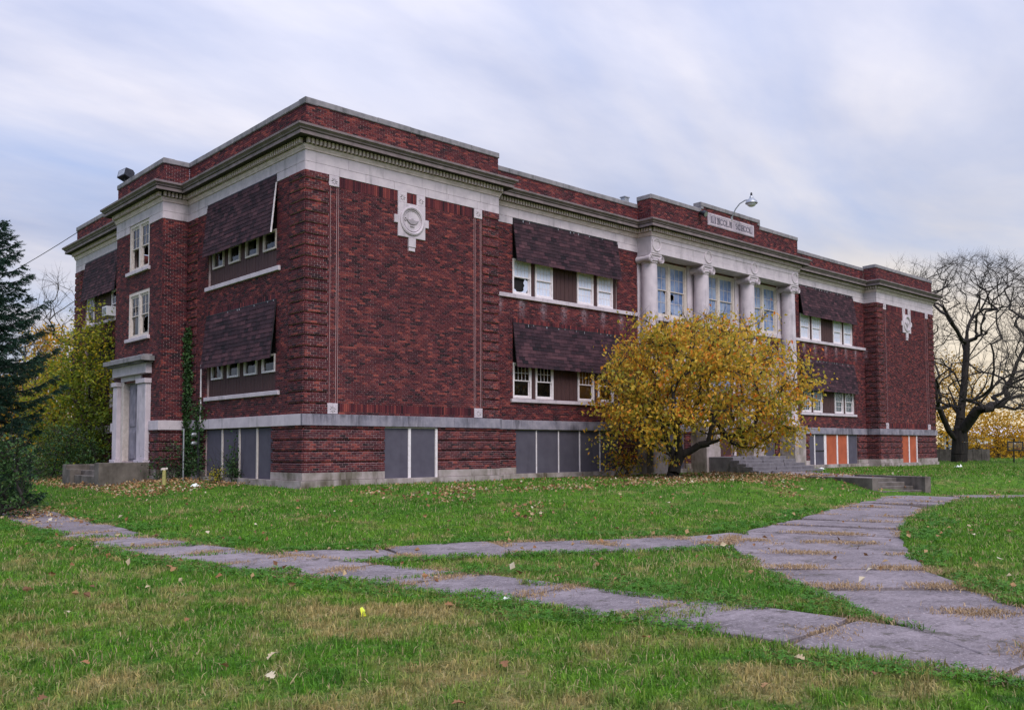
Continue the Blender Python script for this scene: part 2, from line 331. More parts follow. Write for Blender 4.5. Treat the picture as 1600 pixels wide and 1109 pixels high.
def G(P):
    P = np.asarray(P, float).reshape(-1, 2); x, y = P.T
    dp = seg_dist(P, UE); dp[in_poly(P, FG)] = 0
    w = np.interp(x, [-6, 0, 8, 15, 60], [6.0, 8.5, 5.5, 3.0, 6.0])
    tt = np.clip(dp/w, 0, 1); tt = tt*tt*(3-2*tt)
    zb = np.interp(y, [-2, 2, 6, 14], [0.0, 0.02, .10, .10])*np.clip((6-x)/6, 0, 1)
    z = ZP+(zb-ZP)*tt
    z = z+.025*np.sin(x*.7+1.3*np.sin(y*.5))*np.sin(y*.61+.4)*np.clip(dp/3, 0, 1)
    return z
def Gz(x, y): return float(G([(x, y)])[0])
# path slabs ---------------------------------------------------------
PATHS = []          # (polygon) list for grass exclusion
def resample(pts, n):
    pts = np.array(pts, float); s = np.r_[0, np.cumsum(np.hypot(*np.diff(pts, axis=0).T))]; u = np.linspace(0, s[-1], n)
    return np.c_[np.interp(u, s, pts[:, 0]), np.interp(u, s, pts[:, 1])]
def path_strip(name, center, widths, slab_len, cols, dz, label):
    c = np.array(center, float); s = np.r_[0, np.cumsum(np.hypot(*np.diff(c, axis=0).T))]
    n = max(2, int(round(s[-1]/slab_len)))+1; u = np.linspace(0, s[-1], n)
    p = np.c_[np.interp(u, s, c[:, 0]), np.interp(u, s, c[:, 1])]; w = np.interp(u, s, widths)
    tg = np.gradient(p, axis=0); tg /= np.hypot(*tg.T)[:, None]; nn = np.c_[-tg[:, 1], tg[:, 0]]
    lft = p+nn*w[:, None]/2; rgt = p-nn*w[:, None]/2
    poly = np.vstack([lft, rgt[::-1]]); PATHS.append(poly)
    mb = MB(); b = len(mb.v)
    for i in range(n-1):
        q = [rgt[i], lft[i], lft[i+1], rgt[i+1]]
        mb.quad(*[(a[0], a[1], ZP+dz-.035) for a in q])
    st = mb.build(name, MT['soil']); prop(st, label, kind='structure')
    joints = []
    for i in range(n-1):
        for k in range(cols):
            f0, f1 = k/cols, (k+1)/cols; g = .018/max(w[i], .5)
            A = lft[i]*(1-f0-g)+rgt[i]*(f0+g); B = lft[i]*(1-f1+g)+rgt[i]*(f1-g)
            C = lft[i+1]*(1-f1+g)+rgt[i+1]*(f1-g); D = lft[i+1]*(1-f0-g)+rgt[i+1]*(f0+g)
            e = .02/np.hypot(*(p[i+1]-p[i])); A, D = A+(D-A)*e, D-(D-A)*e; B, C = B+(C-B)*e, C-(C-B)*e
            q = np.array([A, B, C, D]); ctr = q.mean(0); tx, ty = RNG.normal(0, .010, 2); h = RNG.uniform(-.015, .015)
            top = [(a[0], a[1], ZP+dz+h+tx*(a[0]-ctr[0])+ty*(a[1]-ctr[1])) for a in q]
            # worn, slightly irregular outline
            ring = []
            for j in range(4):
                a, b2 = np.array(top[j]), np.array(top[(j+1) % 4])
                for f in (0.02, .26, .5, .74):
                    pt = a+(b2-a)*f; pt[:2] += (ctr-pt[:2])*abs(RNG.normal(0, .022)); ring.append(pt)
            ring = np.array(ring); inn = ring.copy(); inn[:, :2] += (ctr-inn[:, :2])*.012; outr = ring.copy(); outr[:, 2] -= .008
            bot = outr.copy(); bot[:, 2] = ZP-.12
            V = np.vstack([inn, outr, bot]); m_ = len(ring)
            Fc = [tuple(range(m_))]+[(j+m_, (j+1) % m_+m_, (j+1) % m_, j) for j in range(m_)]+[(j+2*m_, (j+1) % m_+2*m_, (j+1) % m_+m_, j+m_) for j in range(m_)]
            me = bpy.data.meshes.new('paving_slab'); me.from_pydata([tuple(v) for v in V], [], Fc); me.materials.append(MT['slab']); me.update()
            link('paving_slab', me, st)
        joints.append((lft[i], rgt[i]))
    for k in range(1, cols):
        for i in range(n-1): joints.append((lft[i]*(1-k/cols)+rgt[i]*k/cols, lft[i+1]*(1-k/cols)+rgt[i+1]*k/cols))
    return joints, lft, rgt
J = []
j1 = path_strip('sidewalk', [(-7.2, 30), (-7.3, 8), (-7.4, 2), (-7.8, -4), (-8.05, -9), (-7.7, -12), (-6.95, -15), (-6.5, -18), (-6.3, -20.5), (-6.2, -23), (-6.0, -29)], [1.5]*11, 1.7, 1, .012, 'cracked concrete sidewalk running along the street side of the lawn'); J.append(j1)
j2 = path_strip('diagonal_path', [(-7.2, -12.2), (-5.3, -12.75), (-3.7, -13.45), (-2.3, -14.3), (-.7, -15.1), (1.2, -15.5)], [2.0, 1.9, 1.9, 1.9, 2.0, 2.2], 1.75, 1, .004, 'narrow concrete path cutting across from the sidewalk'); J.append(j2)
j3 = path_strip('front_walk', [(-5.55, -22.4), (-4.2, -20.7), (-2.3, -18.7), (.2, -16.9), (2.6, -15.7), (6, -14.75), (10, -13.4), (14, -12.5), (17.4, -11.6)], [1.7, 1.9, 2.3, 3.0, 3.0, 2.4, 2.2, 2.3, 2.7], 1.75, 1, -.004, 'wide concrete walk leading up to the front steps'); J.append(j3)
j4 = path_strip('side_walk', [(17.6, -12.6), (20, -14.2), (26, -17.6), (36, -23.2)], [1.7, 1.6, 1.5, 1.5], 1.6, 1, -.012, 'concrete walk branching right from the foot of the front steps'); J.append(j4)
# ground sheet ---------------------------------------------------------
gx = np.unique(np.r_[np.linspace(-900, -60, 8), np.linspace(-60, -20, 16), np.arange(-20, 60, .4), np.linspace(60, 110, 16), np.linspace(110, 900, 8)])
gy = np.unique(np.r_[np.linspace(-900, -60, 8), np.linspace(-60, -30, 12), np.arange(-30, 24, .4), np.linspace(24, 90, 22), np.linspace(90, 900, 8)])
GX, GY = np.meshgrid(gx, gy, indexing='ij'); P2 = np.c_[GX.ravel(), GY.ravel()]
gz = G(P2)
for poly in PATHS: gz[in_poly(P2, poly)] -= .05
inb = (P2[:, 0] > .4) & (P2[:, 0] < 46.5) & (P2[:, 1] > 1.3) & (P2[:, 1] < 22); gz[inb] = -.6
nx, ny = len(gx), len(gy); idx = np.arange(nx*ny).reshape(nx, ny)
Qd = np.c_[idx[:-1, :-1].ravel(), idx[1:, :-1].ravel(), idx[1:, 1:].ravel(), idx[:-1, 1:].ravel()]
lawn = link('lawn', np_mesh('lawn', np.c_[P2, gz], Qd, mat=MT['lawn'], smooth=True)); prop(lawn, 'green autumn lawn sloping gently up to the school', kind='structure')
# ================================================================== school building
L_, W1, CX0, CX1 = 46.9, 8.1, 17.2, 29.7
BLD = empty('school_building'); prop(BLD, 'abandoned two storey dark red brick school with stone columns and shingled awnings', 'building')
class Wall:
    def __init__(s, o, u, n): s.o = np.array(o, float); s.u = np.array(u, float); s.n = np.array(n, float)
    def p(s, u, n, z): q = s.o+s.u*u+s.n*n; return (q[0], q[1], z)
    def box(s, mb, u0, u1, n0, n1, z0, z1):
        mb.hexa([s.p(u0, n0, z0), s.p(u1, n0, z0), s.p(u1, n1, z0), s.p(u0, n1, z0), s.p(u0, n0, z1), s.p(u1, n0, z1), s.p(u1, n1, z1), s.p(u0, n1, z1)])
    def piece(s, name, u0, u1, n0, n1, z0, z1, mat, parent=BLD):
        mb = MB(); s.box(mb, u0, u1, n0, n1, z0, z1); return mb.build(name, mat, parent)
def cham(wall, name, u0, u1, n0, n1, z0, z1, mat, parent=BLD, c=.012):
    """block with chamfered front edges"""
    mb = MB(); P = wall.p
    back = [P(u0, n0, z0), P(u1, n0, z0), P(u1, n0, z1), P(u0, n0, z1)]; mid = [P(u0, n1-c, z0), P(u1, n1-c, z0), P(u1, n1-c, z1), P(u0, n1-c, z1)]
    fr = [P(u0+c, n1, z0+c), P(u1-c, n1, z0+c), P(u1-c, n1, z1-c), P(u0+c, n1, z1-c)]
    mb.v = back+mid+fr
    for a, b in ((0, 4), (4, 8)):
        for i in range(4): mb.f.append((a+i, a+(i+1) % 4, b+(i+1) % 4, b+i))
    mb.f += [(8, 9, 10, 11), (3, 2, 1, 0)]
    return mb.build(name, mat, parent)
def subtract(iv, holes):
    for (a, b) in holes:
        nv = []
        for (x, y) in iv:
            if b <= x or a >= y: nv.append((x, y)); continue
            if a > x: nv.append((x, a))
            if b < y: nv.append((b, y))
        iv = nv
    return iv
BL, MJ = .2135, .0135
def brick_field(wall, bricks, u0, u1, z0, z1, course, holes=(), groove=None, proud=0.0, bond=0, soldier=False, base_n=-.03):
    """append (ua,ub,za,zb,n_front) for each brick of a field"""
    if soldier:
        n = max(1, round((u1-u0)/.0725)); w = (u1-u0)/n
        for i in range(n): bricks.append((u0+i*w+.005, u0+(i+1)*w-.005, z0+.005, z1-.005, proud))
        return
    nc = max(1, round((z1-z0)/course)); h = (z1-z0)/nc
    for k in range(nc):
        za, zb = z0+k*h, z0+(k+1)*h; zm = (za+zb)/2
        iv = subtract([(u0, u1)], [(a, b) for (a, b, c, d) in holes if c < zm < d])
        g = groove and (k % groove == groove-1)
        pr = -.005 if g else proud
        off = ((k+bond) % 2)*BL/2
        for (a, b) in iv:
            i0 = math.floor((a-off)/BL); cuts = [off+(i0+q)*BL for q in range(1, int((b-a)/BL)+3)]
            cuts = [a]+[c_ for c_ in cuts if a+.045 < c_ < b-.045]+[b]
            for x, y in zip(cuts[:-1], cuts[1:]):
                bricks.append((x+(MJ/2 if x > a+1e-6 else 0), y-(MJ/2 if y < b-1e-6 else 0), za+MJ/2, zb-MJ/2, pr))
def build_bricks(wall, bricks, parent, dark=0.0):
    B = np.array(bricks); n = len(B)
    if not n: return
    ua, ub, za, zb, pf = B.T; nb = np.full(n, -.025)
    pf = pf+np.clip(RNG.normal(0, .0018, n), -.004, .004)
    def c(u, nn, z): return np.c_[wall.o[0]+wall.u[0]*u+wall.n[0]*nn, wall.o[1]+wall.u[1]*u+wall.n[1]*nn, z]
    V = np.stack([c(ua, nb, za), c(ub, nb, za), c(ub, nb, zb), c(ua, nb, zb), c(ua, pf, za), c(ub, pf, za), c(ub, pf, zb), c(ua, pf, zb)], 1).reshape(-1, 3)
    q = np.array([(4, 5, 6, 7), (0, 1, 5, 4), (1, 2, 6, 5), (2, 3, 7, 6), (3, 0, 4, 7)])
    Q = (np.arange(n)[:, None, None]*8+q[None]).reshape(-1, 4)
    tone = np.clip(RNG.normal(.52-dark, .24, n), 0, 1); tone[RNG.random(n) < .07] *= .3
    o = link('brick_courses', np_mesh('brick_courses', V, Q, mat=MT['brick'], tone=np.repeat(tone, 5)), parent); prop(o, kind='stuff')
def wall_sheet(wall, u0, u1, z0, z1, holes, n=-.017, depth=.32, extra=()):
    """mortar-coloured backing with reveals at the openings; extra: raised mortar strips (u0,u1,z0,z1,n)"""
    us = sorted({u0, u1, *[min(max(h[i], u0), u1) for h in holes for i in (0, 1)]}); zs = sorted({z0, z1, *[min(max(h[i], z0), z1) for h in holes for i in (2, 3)]})
    mb = MB()
    for a, b in zip(us[:-1], us[1:]):
        for c, d in zip(zs[:-1], zs[1:]):
            um, zm = (a+b)/2, (c+d)/2
            if any(h[0] < um < h[1] and h[2] < zm < h[3] for h in holes): continue
            mb.quad(wall.p(a, n, c), wall.p(b, n, c), wall.p(b, n, d), wall.p(a, n, d))
    for (a, b, c, d) in holes:
        a, b, c, d = max(a, u0), min(b, u1), max(c, z0), min(d, z1)
        if b <= a or d <= c: continue
        P = wall.p
        mb.quad(P(a, n, c), P(a, -depth, c), P(a, -depth, d), P(a, n, d)); mb.quad(P(b, n, c), P(b, -depth, c), P(b, -depth, d), P(b, n, d))
        mb.quad(P(a, n, c), P(b, n, c), P(b, -depth, c), P(a, -depth, c)); mb.quad(P(a, n, d), P(b, n, d), P(b, -depth, d), P(a, -depth, d))
    for (a, b, c, d, nn) in extra: wall.box(mb, a, b, n-.003, nn, c, d)
    return mb.build('wall', MT['mortar'], BLD)
Z0, ZB0, ZB1, ZF, ZC = .44, 1.91, 2.28, 9.93, 11.28
CU = (ZF-ZB1)/108
snap = lambda z: ZB1+round((z-ZB1)/CU)*CU
def full_wall(wall, u0, u1, holes, quoins=(), panel=None, soldiers=(), dark=0.0, rust_base=True, extra_gap=()):
    """basement + upper brickwork of one wall face; holes (u0,u1,z0,z1); quoins [(u0,u1)]"""
    br = []; ex = []; soldiers = [(a, b, snap(c), snap(d)) for (a, b, c, d) in soldiers]
    bh = [h for h in holes]
    # basement
    brick_field(wall, br, u0, u1, Z0, ZB0, .07, bh, groove=5 if rust_base else None, proud=.05 if rust_base else 0)
    if rust_base:
        nc = 21; h = (ZB0-Z0)/nc
        for g in range(0, nc, 5):
            za, zb = Z0+g*h, Z0+min(g+4, nc)*h
            for (a, b) in subtract([(u0, u1)], [(hh[0], hh[1]) for hh in bh if hh[2] < (za+zb)/2 < hh[3]]): ex.append((a+.008, b-.008, za+.004, zb-.004, .038))
    q2 = list(quoins)
    for (a, b) in q2:
        brick_field(wall, br, a, b, ZB1, ZF, CU, holes, groove=5, proud=.05)
        for g in range(0, 108, 5): ex.append((a+.008, b-.008, ZB1+g*CU+.004, ZB1+min(g+4, 108)*CU-.004, .038))
    for (a, b) in subtract([(u0, u1)], q2):
        hs = [h for h in holes if h[0] < b and h[1] > a]+[(s[0], s[1], s[2], s[3]) for s in soldiers]+list(extra_gap)
        brick_field(wall, br, a, b, ZB1, ZF, CU, hs, bond=0)
    for s in soldiers: brick_field(wall, br, s[0], s[1], s[2], s[3], 0, soldier=True, proud=.004)
    w = wall_sheet(wall, u0, u1, -.5, ZF+1.4, [h for h in holes], extra=ex)
    build_bricks(wall, br, w, dark)
    return w
FRONT = Wall((0, 0), (1, 0), (0, -1)); WING = Wall((0, .8), (1, 0), (0, -1)); SIDE = Wall((0, 0), (0, 1), (-1, 0)); TOWER = Wall((-1, 0), (0, 1), (-1, 0))
TRET = Wall((-1, 8.88), (1, 0), (0, -1)); RRET = Wall((38.8, .8), (0, -1), (-1, 0)); LRET = Wall((8.1, 0), (0, 1), (1, 0))
mir = lambda a, b: (L_-b, L_-a)
def pav(x0, flip):
    f = (lambda a, b: (x0+a, x0+b))
    holes = [(*f(3.0, 5.24), .18, 1.89)]
    med = [(*f(3.51, 4.66), 8.38, 9.60), (*f(3.51, 3.88), 9.55, 9.95), (*f(4.30, 4.66), 9.55, 9.95), (*f(3.94, 4.26), 7.95, 8.4)]
    blocks = [(*f(.83, 1.21), 9.58, 9.95), (*f(6.90, 7.28), 9.58, 9.95), (*f(.83, 1.21), 2.28, 2.62), (*f(6.90, 7.28), 2.28, 2.62)]
    gaps = []
    for (p_, q_) in ((.828, .912), (1.128, 1.212), (6.898, 6.982), (7.198, 7.282)): gaps.append((x0+p_, x0+q_, 2.6, 9.6))
    sold = [(*f(1.22, 3.5), 9.58, ZF), (*f(3.89, 4.29), 9.58, ZF), (*f(4.67, 6.89), 9.58, ZF), (*f(1.22, 6.89), 2.35, 2.63)]
    # holes cut only bricks for the stone pieces, the sheet stays whole behind them
    br_holes = holes
    w = full_wall(FRONT, x0, x0+W1, br_holes, quoins=[f(0 if not flip else 0, .82), f(7.29, 8.1)], soldiers=sold, extra_gap=med+blocks+gaps)
    for c in gaps:
        FRONT.piece('brick_edge', c[0]+.014, c[1]-.014, -.016, .006, 2.62, 9.58, MT['brick_edge'])
        for (p_, q_) in ((c[0]+.001, c[0]+.0125), (c[1]-.0125, c[1]-.001)): FRONT.piece('mortar_line', p_, q_, -.016, .001, 2.62, 9.58, MT['mortar'])
    for (a, b, c, d) in blocks:
        bl = cham(FRONT, 'corner_block', a, b, -.01, .035, c, min(d, ZF-.004), MT['stone'])
        star(FRONT, (a+b)/2, (c+min(d, ZF))/2, .13, .035, bl)
    for (a, b, c, d) in med[1:3]:
        bl = cham(FRONT, 'corner_block', a, b, -.01, .04, c+.01, ZF-.004, MT['stone']); star(FRONT, (a+b)/2, (c+ZF)/2, .13, .04, bl)
    medallion(x0)
def star(wall, u, z, r, n, parent):
    mb = MB()
    for k in range(8):
        a = k*math.pi/4; pts = []
        for (rr, da) in ((.02, 0), (r*.6, .22), (r, 0), (r*.6, -.22)):
            pts.append(wall.p(u+rr*math.cos(a+da), n+(.012 if rr == r*.6 else .003), z+rr*math.sin(a+da)))
        b = len(mb.v); mid = wall.p(u+r*.6*math.cos(a), n+.028, z+r*.6*math.sin(a)); mb.v += pts+[mid]
        for i in range(4): mb.f.append((b+i, b+(i+1) % 4, b+4))
    mb.build('star_relief', MT['stone'], parent)
def ring(mb, wall, u, z, r0, r1, n0, n1, seg=40, a0=0, a1=2*math.pi):
    b = len(mb.v); full = abs(a1-a0-2*math.pi) < 1e-6; m_ = seg if full else seg+1
    for i in range(m_):
        a = a0+(a1-a0)*i/seg; ca, sa = math.cos(a), math.sin(a)
        mb.v += [wall.p(u+r0*ca, n0, z+r0*sa), wall.p(u+r0*ca, n1*.6+n0*.4, z+r0*sa), wall.p(u+(r0+r1)/2*ca, n1, z+(r0+r1)/2*sa), wall.p(u+r1*ca, n1*.6+n0*.4, z+r1*sa), wall.p(u+r1*ca, n0, z+r1*sa)]
    for i in range(seg):
        j = (i+1) % m_
        for k in range(4): mb.f.append((b+i*5+k, b+j*5+k, b+j*5+k+1, b+i*5+k+1))
def medallion(x0):
    u, z = x0+4.085, 8.97; W_ = FRONT
    pl = cham(W_, 'medallion_plate', x0+3.51, x0+4.66, -.01, .05, 8.38, 9.56, MT['stone'])
    mb = MB(); b = len(mb.v); seg = 40
    ring(mb, W_, u, z, .40, .50, .05, .11); ring(mb, W_, u, z, .345, .375, .05, .075); mb.build('medallion_ring', MT['stone'], pl, True)
    # oil lamp in relief
    mb = MB(); low = []
    outline = [(-.27, .02), (-.22, -.02), (-.17, -.085), (-.08, -.135), (.08, -.135), (.18, -.09), (.25, -.02), (.29, .05), (.22, .04), (.15, .035), (.06, .055), (.03, .10), (-.02, .10), (-.05, .055), (-.15, .03), (-.21, .055), (-.27, .07)]
    b = len(mb.v); m_ = len(outline)
    for (x, y) in outline: mb.v.append(W_.p(u+x, .05, z+y))
    for (x, y) in outline: mb.v.append(W_.p(u+x*.86, .085, z-.02+(y+.02)*.82))
    mb.f.append(tuple(b+m_+i for i in range(m_)))
    for i in range(m_): mb.f.append((b+i, b+(i+1) % m_, b+m_+(i+1) % m_, b+m_+i))
    W_.box(mb, u-.09, u+.09, .05, .08, z-.20, z-.17); ring(mb, W_, u-.29, z+.03, .035, .06, .05, .075, 12)
    mb.build('lamp_relief', rough_mat('mid_relief_stone', (.37, .32, .34), (.28, .245, .265), 4, .85, bmp=.25), pl)  # lamp relief in a stone tone darker than its plate
    for s in (-1, 1):
        a, b2 = (x0+3.36, x0+3.515) if s < 0 else (x0+4.655, x0+4.81)
        cham(W_, 'medallion_ear', a, b2, -.01, .055, 8.82, 9.10, MT['stone'], pl)
    cham(W_, 'medallion_pendant', x0+3.95, x0+4.25, -.01, .06, 8.06, 8.376, MT['stone'], pl); cham(W_, 'medallion_pendant', x0+3.97, x0+4.23, -.01, .04, 7.92, 8.056, MT['stone'], pl)
pav(0, False); pav(L_-W1, True)
# wings (one long face behind the portico) --------------------------------------
AW = (9.55, 15.78)
wing_holes = []
for (a, b) in (AW, mir(*AW)):
    wing_holes += [(a, b, 7.19, 10.16), (a, b, 3.1, 6.05)]
wing_holes += [(9.66, 15.76, .16, 1.89), (31.9, 37.58, .16, 1.89)]
PW = [(19.45-1.36, 19.45+1.36, 7.2, 9.74), (23.45-1.36, 23.45+1.36, 7.2, 9.74), (27.45-1.36, 27.45+1.36, 7.2, 9.74)]
PD = [(19.45-1.0, 19.45+1.0, 2.9, 5.25), (23.45-1.05, 23.45+1.05, .76, 5.25), (27.45-1.0, 27.45+1.0, 2.9, 5.25)]
wing_holes += PW+PD+[(18.4, 20.5, .2, 1.89), (26.6, 28.4, .2, 1.89)]
wsold = [(AW[0]-.1, AW[1]+.1, 6.06, 6.28)]+[(*mir(AW[0]-.1, AW[1]+.1), 6.06, 6.28)]
full_wall(WING, W1, L_-W1, wing_holes, soldiers=wsold)
full_wall(RRET, 0, .8, [], quoins=[(0, .8)]); full_wall(LRET, 0, .8, [])
# side --------------------------------------------------------------------------
SW = (1.82, 7.06)
side_holes = [(SW[0], SW[1], 7.13, 10.18), (SW[0], SW[1], 3.07, 6.04), (1.98, 7.1, .12, 1.9)]
full_wall(SIDE, 0, 8.88, side_holes, quoins=[(0, .94), (8.0, 8.88)], soldiers=[(SW[0]-.1, SW[1]+.1, 6.05, 6.27)], dark=.05)
tow_holes = [(10.2, 12.32, 8.3, 10.2), (10.1, 12.3, 5.6, 7.42), (10.62, 12.9, .6, 3.86)]
full_wall(TOWER, 8.88, 13.79, tow_holes, dark=.05); full_wall(TRET, 0, 1, [], dark=.08)
full_wall(Wall((0, 0), (0, 1), (-1, 0)), 13.79, 22.5, [(16.4, 21.0, 7.1, 10.18), (16.4, 21.0, 3.07, 6.04)], quoins=[(21.6, 22.5)], dark=.05)
mb = MB()
mb.quad((L_, 0, -.5), (L_, 22.5, -.5), (L_, 22.5, ZF+1.4), (L_, 0, ZF+1.4)); mb.quad((0, 22.5, -.5), (L_, 22.5, -.5), (L_, 22.5, ZF+1.4), (0, 22.5, ZF+1.4)); mb.quad((-1, 13.79, -.5), (0, 13.79, -.5), (0, 13.79, ZF+1.4), (-1, 13.79, ZF+1.4))
MT['brick_plain'] = rough_mat('plain_brickwork', (.14, .034, .03), (.08, .02, .02), 5, .9, (1, 1, 4), .5)
mb.build('rear_wall', MT['brick_plain'], BLD)
mb = MB(); mb.box(.3, L_-.3, 1.1, 22.2, 11.30, 11.42); mb.box(-.7, .3, 9.2, 13.5, 11.305, 11.415); mb.box(.3, W1-.3, .35, 1, 11.30, 11.418); mb.build('roof', MT['roof'], BLD)
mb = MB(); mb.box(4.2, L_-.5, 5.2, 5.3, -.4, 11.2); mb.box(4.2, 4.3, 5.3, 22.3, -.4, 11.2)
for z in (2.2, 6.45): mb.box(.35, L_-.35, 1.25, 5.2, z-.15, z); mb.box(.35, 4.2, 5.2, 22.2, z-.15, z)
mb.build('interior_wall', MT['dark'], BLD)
# ------------------------------------------------------------------ stone courses
def stone_course(wall, u0, u1, z0, z1, n1, mat, name, lens=1.3, holes=(), n0=-.01, gap=.006, off=0.0):
    for (a, b) in subtract([(u0, u1)], holes):
        n = max(1, round((b-a)/lens)); us = np.linspace(a, b, n+1)
        if n > 1: us[1:-1] += RNG.uniform(-.12, .12, n-1)*lens+off*lens*.25
        for i in range(n): cham(wall, name, us[i]+(gap/2 if i else 0), us[i+1]-(gap/2 if i < n-1 else 0), n0, n1, z0+gap/2, z1-gap/2, mat, c=.006)
ZFJ, ZFT = 10.21, 10.57
aw_h = [AW, mir(*AW)]
faces = [(FRONT, -.02, W1+.02, []), (FRONT, L_-W1-.02, L_+.02, []), (WING, W1, CX0, [AW]), (WING, CX1, L_-W1, [mir(*AW)]), (SIDE, .012, 8.9, [SW]), (TOWER, 8.86, 13.81, [(10.2, 12.32)]), (SIDE, 13.79, 22.5, [(16.4, 21.0)]), (TRET, .012, 1.0, []), (RRET, 0, .78, []), (LRET, .02, .8, [])]
for (w, a, b, hh) in faces:
    stone_course(w, a, b, ZF, ZFJ, .022, MT['stone'], 'frieze_block', 1.25, hh)
    stone_course(w, a, b, ZFJ, ZFT, .022, MT['stone'], 'frieze_block', 1.35, off=1)
bfaces = [(FRONT, -.09, W1+.09, [], [(3.0, 5.24)]), (FRONT, L_-W1-.09, L_+.09, [], [(L_-W1+3.0, L_-W1+5.24)]), (WING, W1, L_-W1, [], [(9.66, 15.76), (18.4, 20.5), (21.2, 25.7), (26.6, 28.4), (31.9, 37.58)]),
          (SIDE, .012, 8.8, [], [(1.98, 7.1)]), (TOWER, 8.79, 13.9, [(10.05, 13.35)], [(10.05, 13.35)]), (SIDE, 13.79, 22.6, [], []), (TRET, .012, .9, [], []), (RRET, 0, .788, [], [])]
for (w, a, b, h1, h2) in bfaces:
    stone_course(w, a, b, ZB0, ZB1-.012, .09, MT['stone_d'] if w in (FRONT, WING, RRET) else MT['stone'], 'band_block', 1.9, h1)
    ea, eb = (.03 if a < -.05 or w in (FRONT, TOWER) else 0), (.03 if w in (FRONT, TOWER) else 0)
    stone_course(w, a+ea, b-eb, .2, Z0, .06, MT['base'], 'base_block', 1.5, h2)
    stone_course(w, a-ea-(.01 if ea else 0), b+eb, -.55, .198, .13, MT['base'], 'base_block', 1.3, h1)
# ------------------------------------------------------------------ swept mouldings
def sweep(outline, prof, name, mat, closed=True, parent=BLD):
    P = [np.array(p, float) for p in outline]; n = len(P); mb = MB(); rows = []
    for i in range(n):
        d0 = P[i]-P[i-1]; d1 = P[(i+1) % n]-P[i]; d0 /= np.hypot(*d0); d1 /= np.hypot(*d1)
        n0, n1 = np.array([d0[1], -d0[0]]), np.array([d1[1], -d1[0]]); mdir = (n0+n1)/(1+n0@n1)
        rows.append([(P[i][0]+mdir[0]*o, P[i][1]+mdir[1]*o, z) for (o, z) in prof])
    k = len(prof)
    for i in range(n):
        a, b2 = rows[i], rows[(i+1) % n]; b = len(mb.v); mb.v += a+b2
        for j in range(k-1): mb.f.append((b+j, b+k+j, b+k+j+1, b+j+1))
    return mb.build(name, mat, parent)
OUT = [(0, 0), (W1, 0), (W1, .8), (CX0, .8), (CX0, 0), (CX1, 0), (CX1, .8), (L_-W1, .8), (L_-W1, 0), (L_, 0), (L_, 22.5), (0, 22.5), (0, 13.79), (-1, 13.79), (-1, 8.88), (0, 8.88)]
sweep(OUT, [(-.02, 10.565), (.05, 10.575), (.06, 10.62), (.085, 10.66), (.09, 10.72), (.10, 10.73)], 'architrave_moulding', MT['dentil'])
sweep(OUT, [(.10, 10.73), (.10, 10.935)], 'dentil_backing', rough_mat('dentil_gap_shade', (.045, .04, .025), (.025, .022, .015), 4, .9, bmp=.2))  # backing painted near-black as the shade between the dentils
MT['grime_shade'] = rough_mat('mould_shade_stone', (.06, .052, .045), (.03, .026, .022), 5, .95, bmp=.2)
sweep(OUT, [(.09, 10.93), (.40, 10.915), (.415, 10.90)], 'cornice_soffit', MT['grime_shade'])  # dark soffit: the cornice's shadow line painted in along with black mould
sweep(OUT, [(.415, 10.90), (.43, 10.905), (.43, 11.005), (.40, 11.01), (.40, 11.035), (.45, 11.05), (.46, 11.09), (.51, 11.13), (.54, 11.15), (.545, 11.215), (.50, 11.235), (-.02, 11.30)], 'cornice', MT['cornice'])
DB = []
for i in range(len(OUT)):
    if OUT[i] in ((L_, 0), (L_, 22.5), (0, 22.5)) and i in (9, 10): continue
    a, b = np.array(OUT[i], float), np.array(OUT[(i+1) % len(OUT)], float); d = b-a; ln = np.hypot(*d); d /= ln; nn = np.array([d[1], -d[0]])
    for t in np.arange(-.04, ln+.04, .145):
        DB.append((a+d*t, d, nn))
V = []
for (p, d, nn) in DB:
    for z in (10.745, 10.905):
        for (s, o) in ((0, .09), (.078, .09), (.078, .215), (0, .215)): q = p+d*s+nn*o; V.append((q[0], q[1], z))
nD = len(DB); Q = (np.arange(nD)[:, None, None]*8+np.array([(0, 3, 2, 1), (4, 5, 6, 7), (0, 1, 5, 4), (1, 2, 6, 5), (2, 3, 7, 6), (3, 0, 4, 7)])[None]).reshape(-1, 4)
o = link('dentils', np_mesh('dentils', V, Q, mat=MT['dentil']), BLD); prop(o, kind='stuff')
# parapets ---------------------------------------------------------------
def parapet(wall, u0, u1, ztop, hn='coping_stone', zlo=ZC, ends=True, ret=False):
    br = []; brick_field(wall, br, u0, u1, zlo, ztop-.2, .0695, [])
    mb = MB(); wall.box(mb, u0+.02, u1-.02, -.34, -.014, zlo-.1, ztop-.2); w = mb.build('parapet_wall', MT['mortar'], BLD); build_bricks(wall, br, w, -.03)
    if not ret:
        mb = MB(); wall.box(mb, u0, u1, -.36, -.342, zlo-.05, ztop-.2); mb.build('parapet_back', MT['brick_plain'], BLD)
    n = max(1, round((u1-u0)/1.35)); us = np.linspace(u0-.04*ends, u1+.04*ends, n+1)
    for i in range(n): cham(wall, hn, us[i]+.003, us[i+1]-.003, -.40, .045, ztop-.2+RNG.uniform(0, .004), ztop+RNG.uniform(-.004, .006), MT['coping'], c=.02)
parapet(FRONT, 0, W1, 12.25); parapet(FRONT, L_-W1, L_, 12.25); parapet(WING, W1-.03, CX0+.03, 12.13, ends=False); parapet(WING, CX1-.03, L_-W1+.03, 12.13, ends=False)
parapet(SIDE, 0, 8.88, 12.244); parapet(TOWER, 8.88, 13.79, 12.25); parapet(SIDE, 13.79, 22.5, 12.24); parapet(TRET, 0, 1, 12.247, ends=False, ret=True)
parapet(RRET, .0, .8, 12.246, ends=False, ret=True); parapet(LRET, 0, .8, 12.246, ends=False, ret=True)
